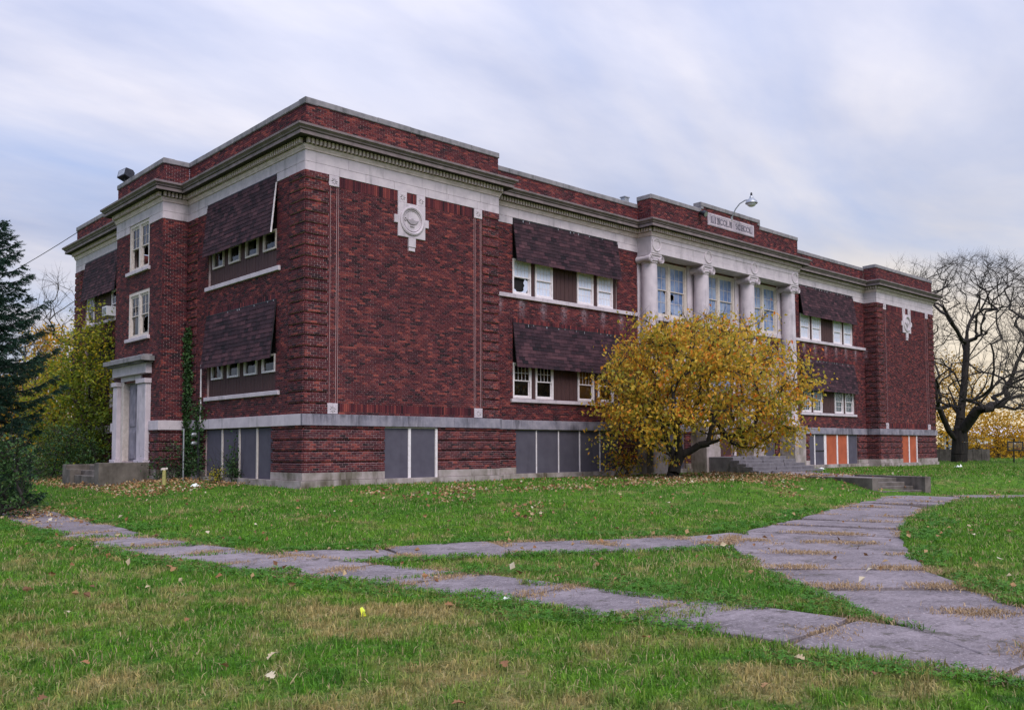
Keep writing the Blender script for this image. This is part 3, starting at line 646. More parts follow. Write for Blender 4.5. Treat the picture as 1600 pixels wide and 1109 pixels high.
CRET = Wall((CX0, .8), (0, -1), (-1, 0)); CRETR = Wall((CX1, 0), (0, 1), (1, 0))
parapet(FRONT, CX0, 20.95, 12.45, ends=False); parapet(FRONT, 25.96, CX1, 12.45, ends=False); parapet(FRONT, 20.951, 25.959, 12.77)
parapet(CRET, .0, .8, 12.446, ends=False, ret=True); parapet(CRETR, 0, .8, 12.446, ends=False, ret=True)
for a in (20.92, 25.80): FRONT.piece('coping_return', a, a+.19, -.39, .04, 12.456, 12.566, MT['coping'])
# ------------------------------------------------------------------ windows
def pane_quad(mb, w, u0, u1, n, z0, z1):
    if w.u[1]*w.n[0]-w.u[0]*w.n[1] < 0: u0, u1 = u1, u0          # keep the face turned outwards
    mb.quad(w.p(u0, n, z0), w.p(u1, n, z0), w.p(u1, n, z1), w.p(u0, n, z1))
def broken(mb, w, u0, u1, n, z0, z1, cu, cz, r, seed):
    rr = random.Random(seed); k = 20; b = len(mb.v)
    for i in range(k):
        a = 2*math.pi*i/k; du, dz = math.cos(a), math.sin(a)
        ts = [((u1 if du > 0 else u0)-cu)/du if abs(du) > 1e-6 else 9, ((z1 if dz > 0 else z0)-cz)/dz if abs(dz) > 1e-6 else 9]; tmax = min(ts)
        q = min(r*rr.uniform(.7, 1.25), tmax*.97); mb.v += [w.p(cu+du*q, n, cz+dz*q), w.p(cu+du*tmax, n, cz+dz*tmax)]
    fl_ = w.u[1]*w.n[0]-w.u[0]*w.n[1] < 0
    for i in range(k):
        j = (i+1) % k; q = (b+2*i, b+2*i+1, b+2*j+1, b+2*j); mb.f.append(q[::-1] if fl_ else q)
def dh_window(w, u0, u1, z0, z1, n=-.10, mat='white', pane='film', blind=None, cols=4, rows_u=2, rows_l=0, broke=None, fr=.075, name='window', open_=0):
    """double-hung sash window: frame > sash, pane, blind"""
    mb = MB(); B = lambda a, b, c, d, e, f: w.box(mb, a, b, c, d, e, f)
    B(u0, u0+fr, n-.06, n+.05, z0, z1); B(u1-fr, u1, n-.06, n+.05, z0, z1); B(u0+fr, u1-fr, n-.06, n+.045, z1-fr, z1); B(u0+fr, u1-fr, n-.06, n+.055, z0, z0+fr*1.1)
    win = mb.build(name, MT[mat], BLD)
    a, b, c, d = u0+fr, u1-fr, z0+fr*1.1, z1-fr; zm = (c+d)/2
    for k, (s0, s1, nn, rows) in enumerate(((zm-.02, d, n+.012, rows_u), (c, zm+.02, n-.03, rows_l))):
        mb = MB(); t = .042
        B2 = lambda p, q, e, f: w.box(mb, p, q, nn-.018, nn+.018, e, f)
        B2(a, a+t, s0, s1); B2(b-t, b, s0, s1); B2(a+t, b-t, s1-t, s1); B2(a+t, b-t, s0, s0+t)
        if rows:
            for i in range(1, cols): uu = a+t+(b-a-2*t)*i/cols; w.box(mb, uu-.009, uu+.009, nn-.010, nn+.012, s0+t, s1-t)
            for i in range(1, rows): zz = s0+t+(s1-s0-2*t)*i/rows; w.box(mb, a+t, b-t, nn-.009, nn+.0105, zz-.009, zz+.009)
        mb.build('sash', MT[mat], win)
        mb = MB()
        if broke and broke[0] == k: broken(mb, w, a+t, b-t, nn, s0+t, s1-t, a+(b-a)*broke[1], s0+(s1-s0)*broke[2], broke[3], int(u0*100))
        else: pane_quad(mb, w, a+t, b-t, nn, s0+t, s1-t)
        mb.build('pane', MT[pane], win)
    if blind:
        mb = MB(); pane_quad(mb, w, a, b, n-.065, c, d); mb.build('blind', MT[blind], win)
    return win
def planks(w, u0, u1, z0, z1, n, nb, parent):
    us = np.linspace(u0, u1, nb+1)
    for i in range(nb): cham(w, 'plank', us[i]+.006, us[i+1]-.006, n-.03, n+RNG.uniform(-.004, .004), z0, z1, MT['plank'], parent, c=.006)
def wing_bay(side, floor):
    f = (lambda a, b: (a, b)) if side == 0 else mir
    z0, z1 = (7.21, 8.62) if floor == 2 else (3.12, 4.52)
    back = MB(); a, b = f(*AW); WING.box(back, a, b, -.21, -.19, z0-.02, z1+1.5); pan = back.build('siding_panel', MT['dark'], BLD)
    # four windows: cut-outs in the backing are hidden by dark interior behind the panes
    wins = [(9.6, 10.6), (10.84, 11.84), (13.3, 14.3), (14.55, 15.55)]
    for i, (p, q) in enumerate(wins):
        u0, u1 = f(p, q); kw = dict(pane='film', cols=4, rows_u=2, rows_l=0, blind=None)
        if floor == 2:
            kw.update(pane='film', rows_l=2)
            if side == 0 and i == 0: kw.update(broke=(1, .36, .52, .36), rows_l=0)
            if side == 1 and i in (0, 1): kw.update(rows_l=2, rows_u=2)
        else:
            kw.update(pane='glass', blind=None)
            if side == 0 and i >= 2: kw.update(blind='amber', rows_u=0 if i == 3 else 2)
            if side == 1: kw.update(blind='tealblind', rows_l=2)
        dh_window(WING, u0, u1, z0, z1, **kw)
    posts = [(10.6, 10.84), (14.3, 14.55), (15.55, 15.78)]
    for (p, q) in posts: planks(WING, *f(p, q), z0, z1, -.08, 1, pan)
    planks(WING, *f(11.84, 13.3), z0, z1, -.09, 6, pan)
for s in (0, 1):
    for fl in (1, 2): wing_bay(s, fl)
# window sills
def sill(w, u0, u1, z0, z1, n1, k=1, mat='stone'):
    us = np.linspace(u0, u1, k+1)
    for i in range(k): cham(w, 'window_sill', us[i]+.002, us[i+1]-.002, -.15, n1, z0, z1, MT[mat], c=.012)
sill(WING, W1, CX0-.05, 7.03, 7.19, .09, 6); sill(WING, CX1+.05, L_-W1, 7.03, 7.19, .09, 6)
sill(WING, 9.42, 15.9, 2.96, 3.1, .09, 4); sill(WING, *mir(9.42, 15.9), 2.96, 3.1, .09, 4)
sill(SIDE, 1.55, 7.2, 6.98, 7.13, .08, 3); sill(SIDE, 1.52, 7.15, 2.93, 3.07, .08, 3)
sill(TOWER, 10.05, 12.5, 8.16, 8.3, .10, 1); sill(TOWER, 9.98, 12.48, 5.46, 5.6, .10, 1); sill(Wall((0, 0), (0, 1), (-1, 0)), 16.3, 21.1, 6.96, 7.1, .08, 3)
# side bays: strip of small hopper windows over vertical planks
for fl, (z0, zw0, zw1, zt) in enumerate(((3.07, 3.70, 4.3, 6.04), (7.13, 7.77, 8.42, 10.18))):
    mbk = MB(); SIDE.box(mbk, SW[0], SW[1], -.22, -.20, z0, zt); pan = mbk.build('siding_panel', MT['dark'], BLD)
    ws = [(1.96, 2.87), (3.27, 4.17), (4.6, 5.47), (5.9, 6.79)]
    for (a, b) in ws:
        mb = MB(); n = -.09
        for (p, q, r_, s_) in ((a, a+.06, zw0, zw1), (b-.06, b, zw0, zw1), (a+.06, b-.06, zw0, zw0+.06), (a+.06, b-.06, zw1-.06, zw1)): SIDE.box(mb, p, q, n-.06, n+.05, r_, s_)
        win = mb.build('small_window', MT['cream'] if fl else MT['white'], BLD)
        mb = MB(); pane_quad(mb, SIDE, a+.06, b-.06, n-.02, zw0+.06, zw1-.06); mb.build('pane', MT['glass'], win)
        mb = MB(); pane_quad(mb, SIDE, a+.55*(b-a), b-.06, n-.07, zw0+.06, zw1-.06); mb.build('curtain', MT['conc'], win)
    u = SW[0]
    edges = [SW[0]]+[x for w_ in ws for x in w_]+[SW[1]]
    for i in range(0, len(edges), 2):
        a, b = edges[i], edges[i+1]
        if b-a > .05: planks(SIDE, a, b, z0, zw1+.15, -.10, max(1, round((b-a)/.21)), pan)
    for (a, b) in ws: planks(SIDE, a, b, z0, zw0-.004, -.10, 4, pan)
# tower windows (paired sashes) ----------------------------------------------------
def pair_window(w, u0, u1, z0, z1, mat, pane, blind, n=-.08, broke=None, cols=3, rows=2, name='paired_window', rl=2):
    um = (u0+u1)/2
    mb = MB(); f = .10
    w.box(mb, u0, u0+f, n-.08, n+.07, z0, z1); w.box(mb, u1-f, u1, n-.08, n+.07, z0, z1); w.box(mb, u0+f, u1-f, n-.08, n+.065, z1-f, z1); w.box(mb, um-.08, um+.08, n-.08, n+.06, z0, z1-f); w.box(mb, u0+f, um-.08, n-.08, n+.075, z0, z0+.07); w.box(mb, um+.08, u1-f, n-.08, n+.075, z0, z0+.07)
    mb.build('window_surround', MT[mat], BLD)
    for k, (a, b) in enumerate(((u0+f, um-.08), (um+.08, u1-f))):
        dh_window(w, a+.002, b-.002, z0+.07, z1-f, n-.01, mat, pane, blind, cols, rows, rl, broke[k] if broke else None, fr=.05)
pair_window(TOWER, 10.22, 12.30, 8.3, 10.2, 'cream', 'glass', None, broke=[(1, .5, .5, .4), (1, .5, .5, .42)], cols=2, rows=2, rl=0)
pair_window(TOWER, 10.12, 12.28, 5.6, 7.42, 'cream', 'glass', None, broke=[(1, .5, .45, .3), (0, .5, .4, .2)], cols=2, rows=2, rl=0)
for z0 in (7.1, 3.07):
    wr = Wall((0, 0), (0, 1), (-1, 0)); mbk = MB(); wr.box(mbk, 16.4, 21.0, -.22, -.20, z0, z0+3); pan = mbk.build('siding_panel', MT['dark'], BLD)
    dh_window(wr, 16.45, 17.5, z0+.02, z0+1.35, pane='glass', blind=None, cols=2); dh_window(wr, 19.9, 20.9, z0+.02, z0+1.35, pane='glass', cols=2); planks(wr, 17.5, 19.9, z0, z0+1.3, -.09, 10, pan)
# portico windows, arches, doors -----------------------------------------------------
for i, (a, b, c, d) in enumerate(PW):
    pair_window(WING, a+.02, b-.02, c, d-.02, 'cream', 'film_b', None, n=-.05, cols=3, rows=2, name='portico_window', broke=[(1, .25, .6, .25), (1, .2, .75, .16)] if i == 0 else None)
    for (p, q) in ((a-.28, a), (b, b+.28)): cham(WING, 'window_jamb', p, q, -.02, .07, 7.0, 9.80, MT['stone'])
    cham(WING, 'window_ledge', a-.3, b+.3, -.05, .12, 6.98, 7.19, MT['stone'])
for i, (a, b, c, d) in enumerate(PD):
    u = (a+b)/2; arch = MB()
    ring(arch, WING, u, 5.32, 1.12, 1.42, .0, .10, 28, 0, math.pi); ar = arch.build('arch_ring', MT['stone'], BLD)
    mb = MB(); ring(mb, WING, u, 5.32, .62, .74, .0, .07, 24, 0, math.pi); mb.build('arch_moulding', MT['stone'], ar)
    cham(WING, 'keystone', u-.13, u+.13, .0, .16, 6.38, 6.86, MT['stone'], ar); cham(WING, 'arch_impost', u-1.5, u+1.5, .0, .11, 5.2, 5.33, MT['stone'], ar)
    for (p, q) in ((a-.2, a), (b, b+.2)): cham(WING, 'door_jamb', p, q, -.02, .08, c, 5.19, MT['stone'])
    if i == 1:
        for (p, q) in ((a+.01, u-.01), (u+.01, b-.01)):
            dr = WING.piece('entrance_door', p, q, -.16, -.11, .76, 3.4, MT['plank']); mb = MB(); pane_quad(mb, WING, p+.16, q-.16, -.105, 2.0, 3.2); mb.build('pane', MT['glass'], dr)
            WING.piece('handle', q-.12 if q < u+.1 else p+.08, q-.08 if q < u+.1 else p+.12, -.11, -.05, 1.7, 1.95, MT['black'], dr)
        tr = WING.piece('transom', a, b, -.17, -.10, 3.41, 3.55, MT['cream']); mb = MB(); pane_quad(mb, WING, a, b, -.14, 3.55, 5.19); mb.build('pane', MT['film_b'], tr)
    else: pair_window(WING, a+.01, b-.01, c, 5.19, 'cream', 'film_b', None, n=-.06)
# entablature over columns ------------------------------------------------------------
PORT = FRONT
ent = FRONT.piece('entablature', CX0, CX1, -.78, .0, 9.81, ZFT, MT['stone'])
stone_course(FRONT, CX0, CX1, 10.36, ZFT, .022, MT['stone'], 'frieze_block', 2.1); stone_course(FRONT, CX0, CX1, 9.81, 10.06, .012, MT['stone'], 'architrave_block', 3.95)
stone_course(FRONT, CX0, CX1, 10.066, 10.354, .004, MT['stone'], 'frieze_block', 3.95)
stone_course(CRET, 0, .8, 9.81, ZFT, .015, MT['stone'], 'frieze_block', .8); stone_course(CRETR, 0, .8, 9.81, ZFT, .015, MT['stone'], 'frieze_block', .8)
COLX = [17.55, 21.48, 25.42, 29.35]
for cx in COLX:
    mb = MB(); ring(mb, FRONT, cx, 10.20, .24, .31, .0, .05, 28); mb.build('frieze_roundel', MT['stone'], ent, True)
    cl = MB(); cy = .42
    prof = [(.50, 2.30), (.50, 2.42), (.49, 2.44), (.47, 2.52), (.42, 2.55), (.44, 2.60), (.44, 2.66), (.405, 2.70)]
    for i in range(13):
        t_ = i/12; prof.append((.40-.05*t_**1.6, 2.72+t_*6.66))
    prof += [(.37, 9.39), (.385, 9.41), (.37, 9.44), (.40, 9.47), (.43, 9.52), (.40, 9.57)]
    cl.lathe(prof, cx, cy, 28); col = cl.build('column', MT['stone'], BLD, True)
    cap = MB(); cap.box(cx-.40, cx+.40, cy-.41, cy+.36, 9.735, 9.812); cap.box(cx-.36, cx+.36, cy-.37, cy+.33, 9.60, 9.735)
    cap.build('abacus', MT['stone'], col)
    for s in (-1, 1):
        vb = MB(); c0 = (cx+s*.385, 9.565)
        # bolster between the front and back scroll, pinched in the middle
        vb.tube([(c0[0], cy-.40, c0[1]), (c0[0], cy-.26, c0[1]), (c0[0], cy, c0[1]+.02), (c0[0], cy+.22, c0[1]), (c0[0], cy+.34, c0[1])], [.165, .15, .12, .15, .165], 18)
        # spiral on the front face
        pts = []; rad = []
        for i in range(38):
            a = math.pi/2-s*i*.42; rr = .16*(1-i/42); pts.append((c0[0]+rr*math.cos(a)*1.0, cy-.415, c0[1]+rr*math.sin(a))); rad.append(.022*(1-i/60))
        vb.tube(pts, rad, 6); vb.build('volute', MT['stone'], col, True)
    ped = MB(); ped.box(cx-.56, cx+.56, -.14, .74, -.3, 2.295); ped.build('pedestal', MT['base'], BLD)
    cham(WING, 'pilaster', cx-.40, cx+.40, -.02, .05, 2.3, 9.81, MT['stone'])
# sign ---------------------------------------------------------------------------------
sg = cham(FRONT, 'name_stone', 21.46, 25.42, -.01, .045, 11.76, 12.37, rough_mat('stained_limestone', (.50, .42, .46), (.34, .29, .33), 2.6, .85, bmp=.3, streak=(4, .44), sc=(.22, .19, .23)))
mb = MB()
for (a, b, c, d) in ((21.52, 25.36, 12.28, 12.32), (21.52, 25.36, 11.81, 11.85), (21.52, 21.56, 11.85, 12.28), (25.32, 25.36, 11.85, 12.28)): FRONT.box(mb, a, b, .04, .056, c, d)
mb.build('stone_border', MT['stone'], sg)
def letters(text, u0, z0, h, adv, parent):
    for i, ch in enumerate(text):
        if ch == ' ': continue
        mb = MB(); u = u0+i*adv; w = adv*.72; st = .052; th = .028
        bx = lambda a, b, c, d: FRONT.box(mb, u+a, u+b, .043, .058, z0+c, z0+d)
        def serif(x): bx(x-.035, x+st+.035, 0, .016); bx(x-.035, x+st+.035, h-.016, h)
        if ch in 'LIHN':
            if ch == 'I': bx(w/2-st/2, w/2+st/2, .016, h-.016); serif(w/2-st/2)
            else:
                bx(0, st, .016, h-.016); serif(0)
                if ch == 'L': bx(st+.036, w, 0, th); bx(w-.02, w, th, .09)
                if ch == 'H': bx(w-st, w, .016, h-.016); serif(w-st); bx(st, w-st, h/2-th/2, h/2+th/2)
                if ch == 'N':
                    bx(w-th, w, .016, h); bx(w-th-.03, w+.03, h-.0155, h-.0005)
                    mb.hexa([FRONT.p(u+a, n_, z0+z_) for (a, n_, z_) in ((st, .043, h-.02), (st+.055, .043, h-.02), (st+.055, .0575, h-.02), (st, .0575, h-.02), (w-.06, .043, .0), (w, .043, .0), (w, .0575, .0), (w-.06, .0575, .0))])
        else:
            r_ = h/2
            if ch in 'CO': ring(mb, FRONT, u+w/2, z0+r_, r_-.05, r_, .043, .058, 24, R(42) if ch == 'C' else 0, R(318) if ch == 'C' else 2*math.pi)
            if ch == 'S':
                q = h/4+.006
                ring(mb, FRONT, u+w/2, z0+h-q, q-.04, q, .043, .058, 16, R(35), R(270)); ring(mb, FRONT, u+w/2, z0+q-.0, q-.04, q, .043, .0575, 16, R(-145), R(90))
        mb.build('carved_letter', MT['letter'], parent)
letters('LINCOLN SCHOOL', 21.72, 11.92, .29, .253, sg)
# ------------------------------------------------------------------ awnings
def awning(w, u0, u1, zt, zb, out_, shift=0.0, trim=None, ragged=True, lab=None):
    """sloping shingled hood: deck > shingles, fixing strip"""
    P = w.p; sl_len = math.hypot(zt-zb, out_); nrm = np.array([zt-zb, out_])/sl_len     # (n,z) normal of slope
    mb = MB(); t_ = .035
    a = [(u0, .03, zt), (u1, .03, zt), (u1+shift, out_, zb), (u0+shift, out_, zb)]
    mb.hexa([P(u, n-t_*nrm[0], z-t_*nrm[1]) for (u, n, z) in a]+[P(u, n, z) for (u, n, z) in a]); aw = mb.build('awning', MT['black'], BLD)
    rows = max(3, round(sl_len/.145)); V = []; tone = []; exp_ = sl_len/rows; cols = round((u1-u0)/.31); cw = (u1-u0)/cols
    for r_ in range(rows):
        t0, t1 = r_/rows, (r_+1.12)/rows; o = (r_ % 2)*.5+RNG.uniform(-.06, .06)
        patch = RNG.normal(0, .07)
        for c_ in range(-1, cols+1):
            a0, a1 = max(0, (c_+o)*cw+.004), min(u1-u0, (c_+1+o)*cw-.004)
            if a1-a0 < .03: continue
            lift = .012+RNG.uniform(0, .006); tb = min(t1, 1.012)+RNG.uniform(-.012, .008)/sl_len
            pts = []
            for (tt, hh) in ((t0, .002), (tb, lift)):
                for aa in (a0, a1):
                    u, n, z = u0+aa+shift*tt, .03+(out_-.03)*tt, zt+(zb-zt)*tt
                    pts.append((P(u, n+.001*nrm[0], z+.001*nrm[1]), P(u, n+(hh+.004)*nrm[0], z+(hh+.004)*nrm[1])))
            V += [pts[0][0], pts[1][0], pts[3][0], pts[2][0], pts[0][1], pts[1][1], pts[3][1], pts[2][1]]
            tone.append(np.clip(RNG.normal(.52, .22)+patch, 0, 1))
    n = len(tone); Q = (np.arange(n)[:, None, None]*8+np.array([(4, 5, 6, 7), (0, 1, 5, 4), (1, 2, 6, 5), (2, 3, 7, 6), (3, 0, 4, 7)])[None]).reshape(-1, 4)
    o_ = link('shingles', np_mesh('shingles', V, Q, mat=MT['shingle'], tone=np.repeat(tone, 5)), aw); prop(o_, kind='stuff')
    if ragged:
        for u in np.arange(u0+.15, u1-.05, .33):
            if RNG.random() < .6:
                uu = u+RNG.uniform(-.1, .1); mb = MB(); h = RNG.uniform(.02, .09); w.box(mb, uu, uu+RNG.uniform(.02, .05), .048, .06, zt-h, zt+.01); mb.build('torn_strip', MT['galv'], aw)
    w.piece('fixing_strip', u0, u1, .0, .045, zt+.0, zt+.035, MT['black'], aw)
    if trim == 'end':
        mb = MB(); mb.hexa([P(u, n, z) for (u, n, z) in ((u0-.03, .02, zt-.25), (u0-.002, .02, zt-.25), (u0-.002, .06, zt-.25), (u0-.03, .06, zt-.25), (u0-.03+shift, out_-.02, zb), (u0-.002+shift, out_-.02, zb), (u0-.002+shift, out_+.025, zb), (u0-.03+shift, out_+.025, zb))]); mb.build('edge_trim', MT['white'], aw)
awning(WING, 9.56, 15.8, 10.15, 8.47, .28, -.02, ragged=True); awning(WING, *mir(9.56, 15.8), 10.15, 8.47, .28, .02)
awning(WING, 9.54, 15.78, 6.04, 4.33, .28, -.02); awning(WING, *mir(9.54, 15.78), 6.04, 4.33, .28, .02)
awning(SIDE, 1.83, 7.1, 10.17, 8.22, .24, -.05, trim='end', ragged=False); awning(SIDE, 1.78, 7.06, 6.03, 4.12, .26, -.04)
awning(Wall((0, 0), (0, 1), (-1, 0)), 16.4, 21.0, 10.15, 8.3, .22, ragged=False)
# ------------------------------------------------------------------ boarded basement openings
def boards(w, spans, z0, z1, n, batten=.05, mats=None, frame_mat='white'):
    for i, (a, b) in enumerate(spans):
        cham(w, 'plywood_board', a, b, n-.03, n+RNG.uniform(-.004, .004), z0, z1, MT[(mats or {}).get(i, 'board')], c=.006)
        if i < len(spans)-1:
            e = spans[i+1][0]; mid = (b+e)/2; bw = max(batten, e-b)
            cham(w, 'batten', mid-bw/2, mid+bw/2, n-.02, n+.03, z0, z1, MT[frame_mat], c=.006)
boards(FRONT, [(3.01, 3.99), (4.10, 5.13)], .19, 1.86, -.03, .10); FRONT.piece('board_frame', 5.14, 5.235, -.06, .005, .19, 1.88, MT['white']); FRONT.piece('board_frame', 3.0, 5.14, -.06, .0, 1.862, 1.895, MT['cream'])
boards(WING, [(9.67, 10.80), (10.84, 12.05), (12.10, 13.30), (13.35, 14.55), (14.6, 15.75)], .17, 1.88, -.03, .05)
boards(WING, [(18.4, 19.1), (19.15, 19.8), (19.85, 20.5)], .2, 1.88, -.05, .05); boards(WING, [(26.6, 27.5), (27.55, 28.4)], .2, 1.88, -.05, .05)
boards(WING, [(31.92, 32.5), (32.6, 33.6), (33.86, 35.06), (35.2, 36.3), (36.45, 37.55)], .18, 1.88, -.03, .07, {2: 'board_o', 3: 'board_o'})
WING.piece('door_rail', 32.6, 33.6, -.03, .0, .95, 1.0, MT['black'])
boards(FRONT, [(L_-W1+3.01, L_-W1+3.99), (L_-W1+4.12, L_-W1+5.1)], .19, 1.86, -.03, .10, {0: 'board_o', 1: 'board_o'}); FRONT.piece('board_frame', L_-W1+5.11, L_-W1+5.235, -.06, .005, .19, 1.88, MT['white'])
boards(SIDE, [(2.0, 3.0), (3.1, 4.3), (4.4, 5.65), (5.75, 7.0)], .14, 1.88, -.03, .11, frame_mat='cream')
# base kerb under side boards
cham(SIDE, 'base_block', 1.98, 7.1, -.2, .05, -.3, .14, MT['base']); cham(WING, 'base_block', 9.66, 15.76, -.2, .05, -.3, .16, MT['base']); cham(FRONT, 'base_block', 3.0, 5.24, -.2, .05, -.3, .186, MT['base'])
# ------------------------------------------------------------------ tower door
DX = TOWER
door = DX.piece('door_panel', 10.95, 12.6, -.26, -.20, .6, 3.86, MT['stone_d'])
for (a, b, c, d) in ((11.1, 11.7, 2.1, 3.6), (11.85, 12.45, 2.1, 3.6), (11.1, 11.7, .8, 1.9), (11.85, 12.45, .8, 1.9)): cham(DX, 'door_moulding', a, b, -.205, -.175, c, d, MT['stone_d'], door)
for (a, b) in ((9.78, 10.65), (12.87, 13.35)):
    cham(DX, 'door_pilaster', a, b, -.05, .20, .78, 3.72, MT['stone']); cham(DX, 'pilaster_cap', a-.05, b+.05, -.05, .26, 3.725, 3.9, MT['stone']); cham(DX, 'pilaster_base', a-.06, b+.06, -.05, .28, .56, .775, MT['stone'])
for (a, b) in ((10.66, 10.95), (12.6, 12.86)): cham(DX, 'inner_jamb', a, b, -.28, .04, .6, 3.9, MT['cream'])
cham(DX, 'door_lintel', 10.66, 12.86, -.28, .06, 3.905, 4.1, MT['stone']); cham(DX, 'door_entablature', 9.74, 13.4, -.02, .22, 4.105, 4.5, MT['stone']); cham(DX, 'door_hood', 9.45, 13.7, -.02, .50, 4.56, 4.74, MT['coping']); cham(DX, 'hood_moulding', 9.6, 13.55, -.02, .36, 4.5, 4.56, MT['stone_d']); cham(DX, 'hood_top', 9.7, 13.45, -.02, .30, 4.74, 4.82, MT['coping'])
# ================================================================== things outside the walls
# stoop at the tower door
st = empty('entrance_stoop', (-2.2, 11.7, 0)); prop(st, 'weathered concrete stoop with two low side walls below the tower door', 'steps')
def wbox(name, x0, x1, y0, y1, z0, z1, mat, parent):
    mb = MB(); W0 = Wall((0, 0), (1, 0), (0, 1)); o = cham_box(mb, x0, x1, y0, y1, z0, z1); ob = mb.build(name, mat, parent)
    if parent is not None: ob.matrix_parent_inverse = Matrix.Translation(-Vector(parent.location))
    return ob
def cham_box(mb, x0, x1, y0, y1, z0, z1, c=.015):
    b = len(mb.v); mb.v += [(x0, y0, z0), (x1, y0, z0), (x1, y1, z0), (x0, y1, z0), (x0, y0, z1-c), (x1, y0, z1-c), (x1, y1, z1-c), (x0, y1, z1-c), (x0+c, y0+c, z1), (x1-c, y0+c, z1), (x1-c, y1-c, z1), (x0+c, y1-c, z1)]
    for a in (0, 4):
        for i in range(4): mb.f.append((b+a+i, b+a+(i+1) % 4, b+a+4+(i+1) % 4, b+a+4+i))
    mb.f += [(b+8, b+9, b+10, b+11), (b+3, b+2, b+1, b)]
wbox('landing', -2.1, -1.14, 9.95, 13.2, -.4, .56, MT['conc'], st); wbox('step', -2.5, -2.102, 10.2, 12.95, -.4, .38, MT['conc'], st); wbox('step', -2.85, -2.502, 10.2, 12.95, -.4, .20, MT['conc'], st)
wbox('side_wall', -2.95, -1.15, 9.45, 9.93, -.4, .70, MT['conc'], st); wbox('side_wall', -2.95, -1.15, 13.22, 13.7, -.4, .60, MT['conc'], st)
wbox('broken_block', -3.0, -2.6, 12.6, 13.1, -.3, .42, MT['conc'], st)
# portico steps of flagstone
ps = empty('flagstone_steps', (23.2, -1.6, 0)); prop(ps, 'broad dark flagstone steps below the columns behind the yellow tree', 'steps')
for k in range(5):
    y0 = -3.1+k*.42; z1 = .15*(k+1); x0, x1 = 20.6+.12*k, 26.2-.12*k
    us = np.linspace(x0, x1, 6)+np.r_[0, RNG.uniform(-.25, .25, 4), 0]
    for i in range(5): wbox('flagstone', us[i]+.008, us[i+1]-.008, y0+RNG.uniform(-.03, .03), y0+.46 if k < 4 else .0, -.3-.01*k, z1+RNG.uniform(-.012, .012), MT['flag'], ps)
# concrete steps with cheek walls on the front walk
cs = empty('concrete_steps', (17.6, -10.6, ZP)); cs.rotation_euler = (0, 0, R(-15)); prop(cs, 'short concrete stair with cheek walls at the end of the front walk', 'steps')
def lbox(name, x0, x1, y0, y1, z0, z1, mat, parent):
    mb = MB(); cham_box(mb, x0, x1, y0, y1, z0, z1); return mb.build(name, mat, parent)
for k in range(4): lbox('step', -1.05, 1.15, -.02+k*.36, .345+k*.36 if k < 3 else 1.6, -.2, .135*(k+1)+.0, MT['conc'], cs)
lbox('cheek_wall', -1.36, -1.06, .0, 3.2, -.3, .60, MT['conc'], cs); lbox('cheek_wall', 1.16, 1.46, -.15, 3.0, -.3, .61, MT['conc'], cs)
tw = MB(); ca, sa = math.cos(R(-15)), math.sin(R(-15))
def lw(x, y): return (17.6+x*ca-y*sa, -10.6+x*sa+y*ca)
A_, B_, C_, D_ = lw(-1.05, 1.55), lw(1.15, 1.55), (24.6, -3.0), (21.4, -3.0)
PATHS.append(np.array([A_, B_, C_, D_])); PATHS.append(np.array([lw(-1.4, -.1), lw(1.5, -.2), lw(1.5, 3.1), lw(-1.4, 3.3)]))
wk = MB(); b = len(wk.v); n = 5
um = MB()
for i in range(n+1):
    f = i/n; a = np.array(A_)*(1-f)+np.array(D_)*f; c = np.array(B_)*(1-f)+np.array(C_)*f; um.v += [(a[0], a[1], -.30), (c[0], c[1], -.30)]
um.f = [(2*i, 2*i+1, 2*i+3, 2*i+2) for i in range(n)]; uw = um.build('upper_walk', MT['soil']); prop(uw, 'concrete walk from the stair up to the columns', kind='structure')
for i in range(n):
    q = []
    for f in (i/n+.005, (i+1)/n-.005): a = np.array(A_)*(1-f)+np.array(D_)*f; c = np.array(B_)*(1-f)+np.array(C_)*f; q.append((a, c))
    mb = MB(); z = .045
    mb.hexa([(*q[0][0], -.25), (*q[0][1], -.25), (*q[1][1], -.25), (*q[1][0], -.25), (*q[0][0], z), (*q[0][1], z), (*q[1][1], z), (*q[1][0], z)]); mb.build('paving_slab', MT['slab'], uw)
# lamps on the parapet ------------------------------------------------------------------
fl = empty('floodlight', (-1.0, 13.0, 12.25)); prop(fl, 'dark box floodlight tilted up on the corner parapet above the tower', 'floodlight')
mb = MB(); mb.tube([(0, 0, .0), (-.02, .0, .12), (-.05, .06, .2)], .025, 8); mb.box(-.08, .08, -.08, .08, .0, .02); mb.build('bracket', MT['black'], fl)
mb = MB(); pr = [(-.24, .12), (.22, .16), (.24, .52), (.14, .60), (-.20, .50)]
for s, y in ((1, -.22), (1, .22)): pass
mb.prism(pr, -.22, .22, 'y'); hd = mb.build('housing', MT['black'], fl); hd.rotation_euler = (R(-14), R(18), R(20))
mb = MB(); mb.quad((-.243, -.18, .17), (-.243, .18, .17), (-.212, .18, .46), (-.212, -.18, .46)); mb.build('lens', MT['galv'], hd)
gl = empty('gooseneck_lamp', (23.44, -.05, 12.44)); prop(gl, 'grey gooseneck lamp arching over the carved name stone', 'lamp')
mb = MB(); mb.tube([(0, 0, -.05), (0, -.06, .1), (.02, -.2, .38), (.06, -.42, .62), (.12, -.68, .74), (.2, -.9, .76)], .03, 10); mb.box(-.07, .07, -.02, .03, -.12, .06); mb.build('arm', MT['galv'], gl, True)
mb = MB(); mb.lathe([(.06, .92), (.09, .88), (.10, .80), (.15, .77), (.26, .66), (.30, .56), (.29, .54)], .22, -.98, 20); mb.build('lamp_head', MT['galv'], gl, True)
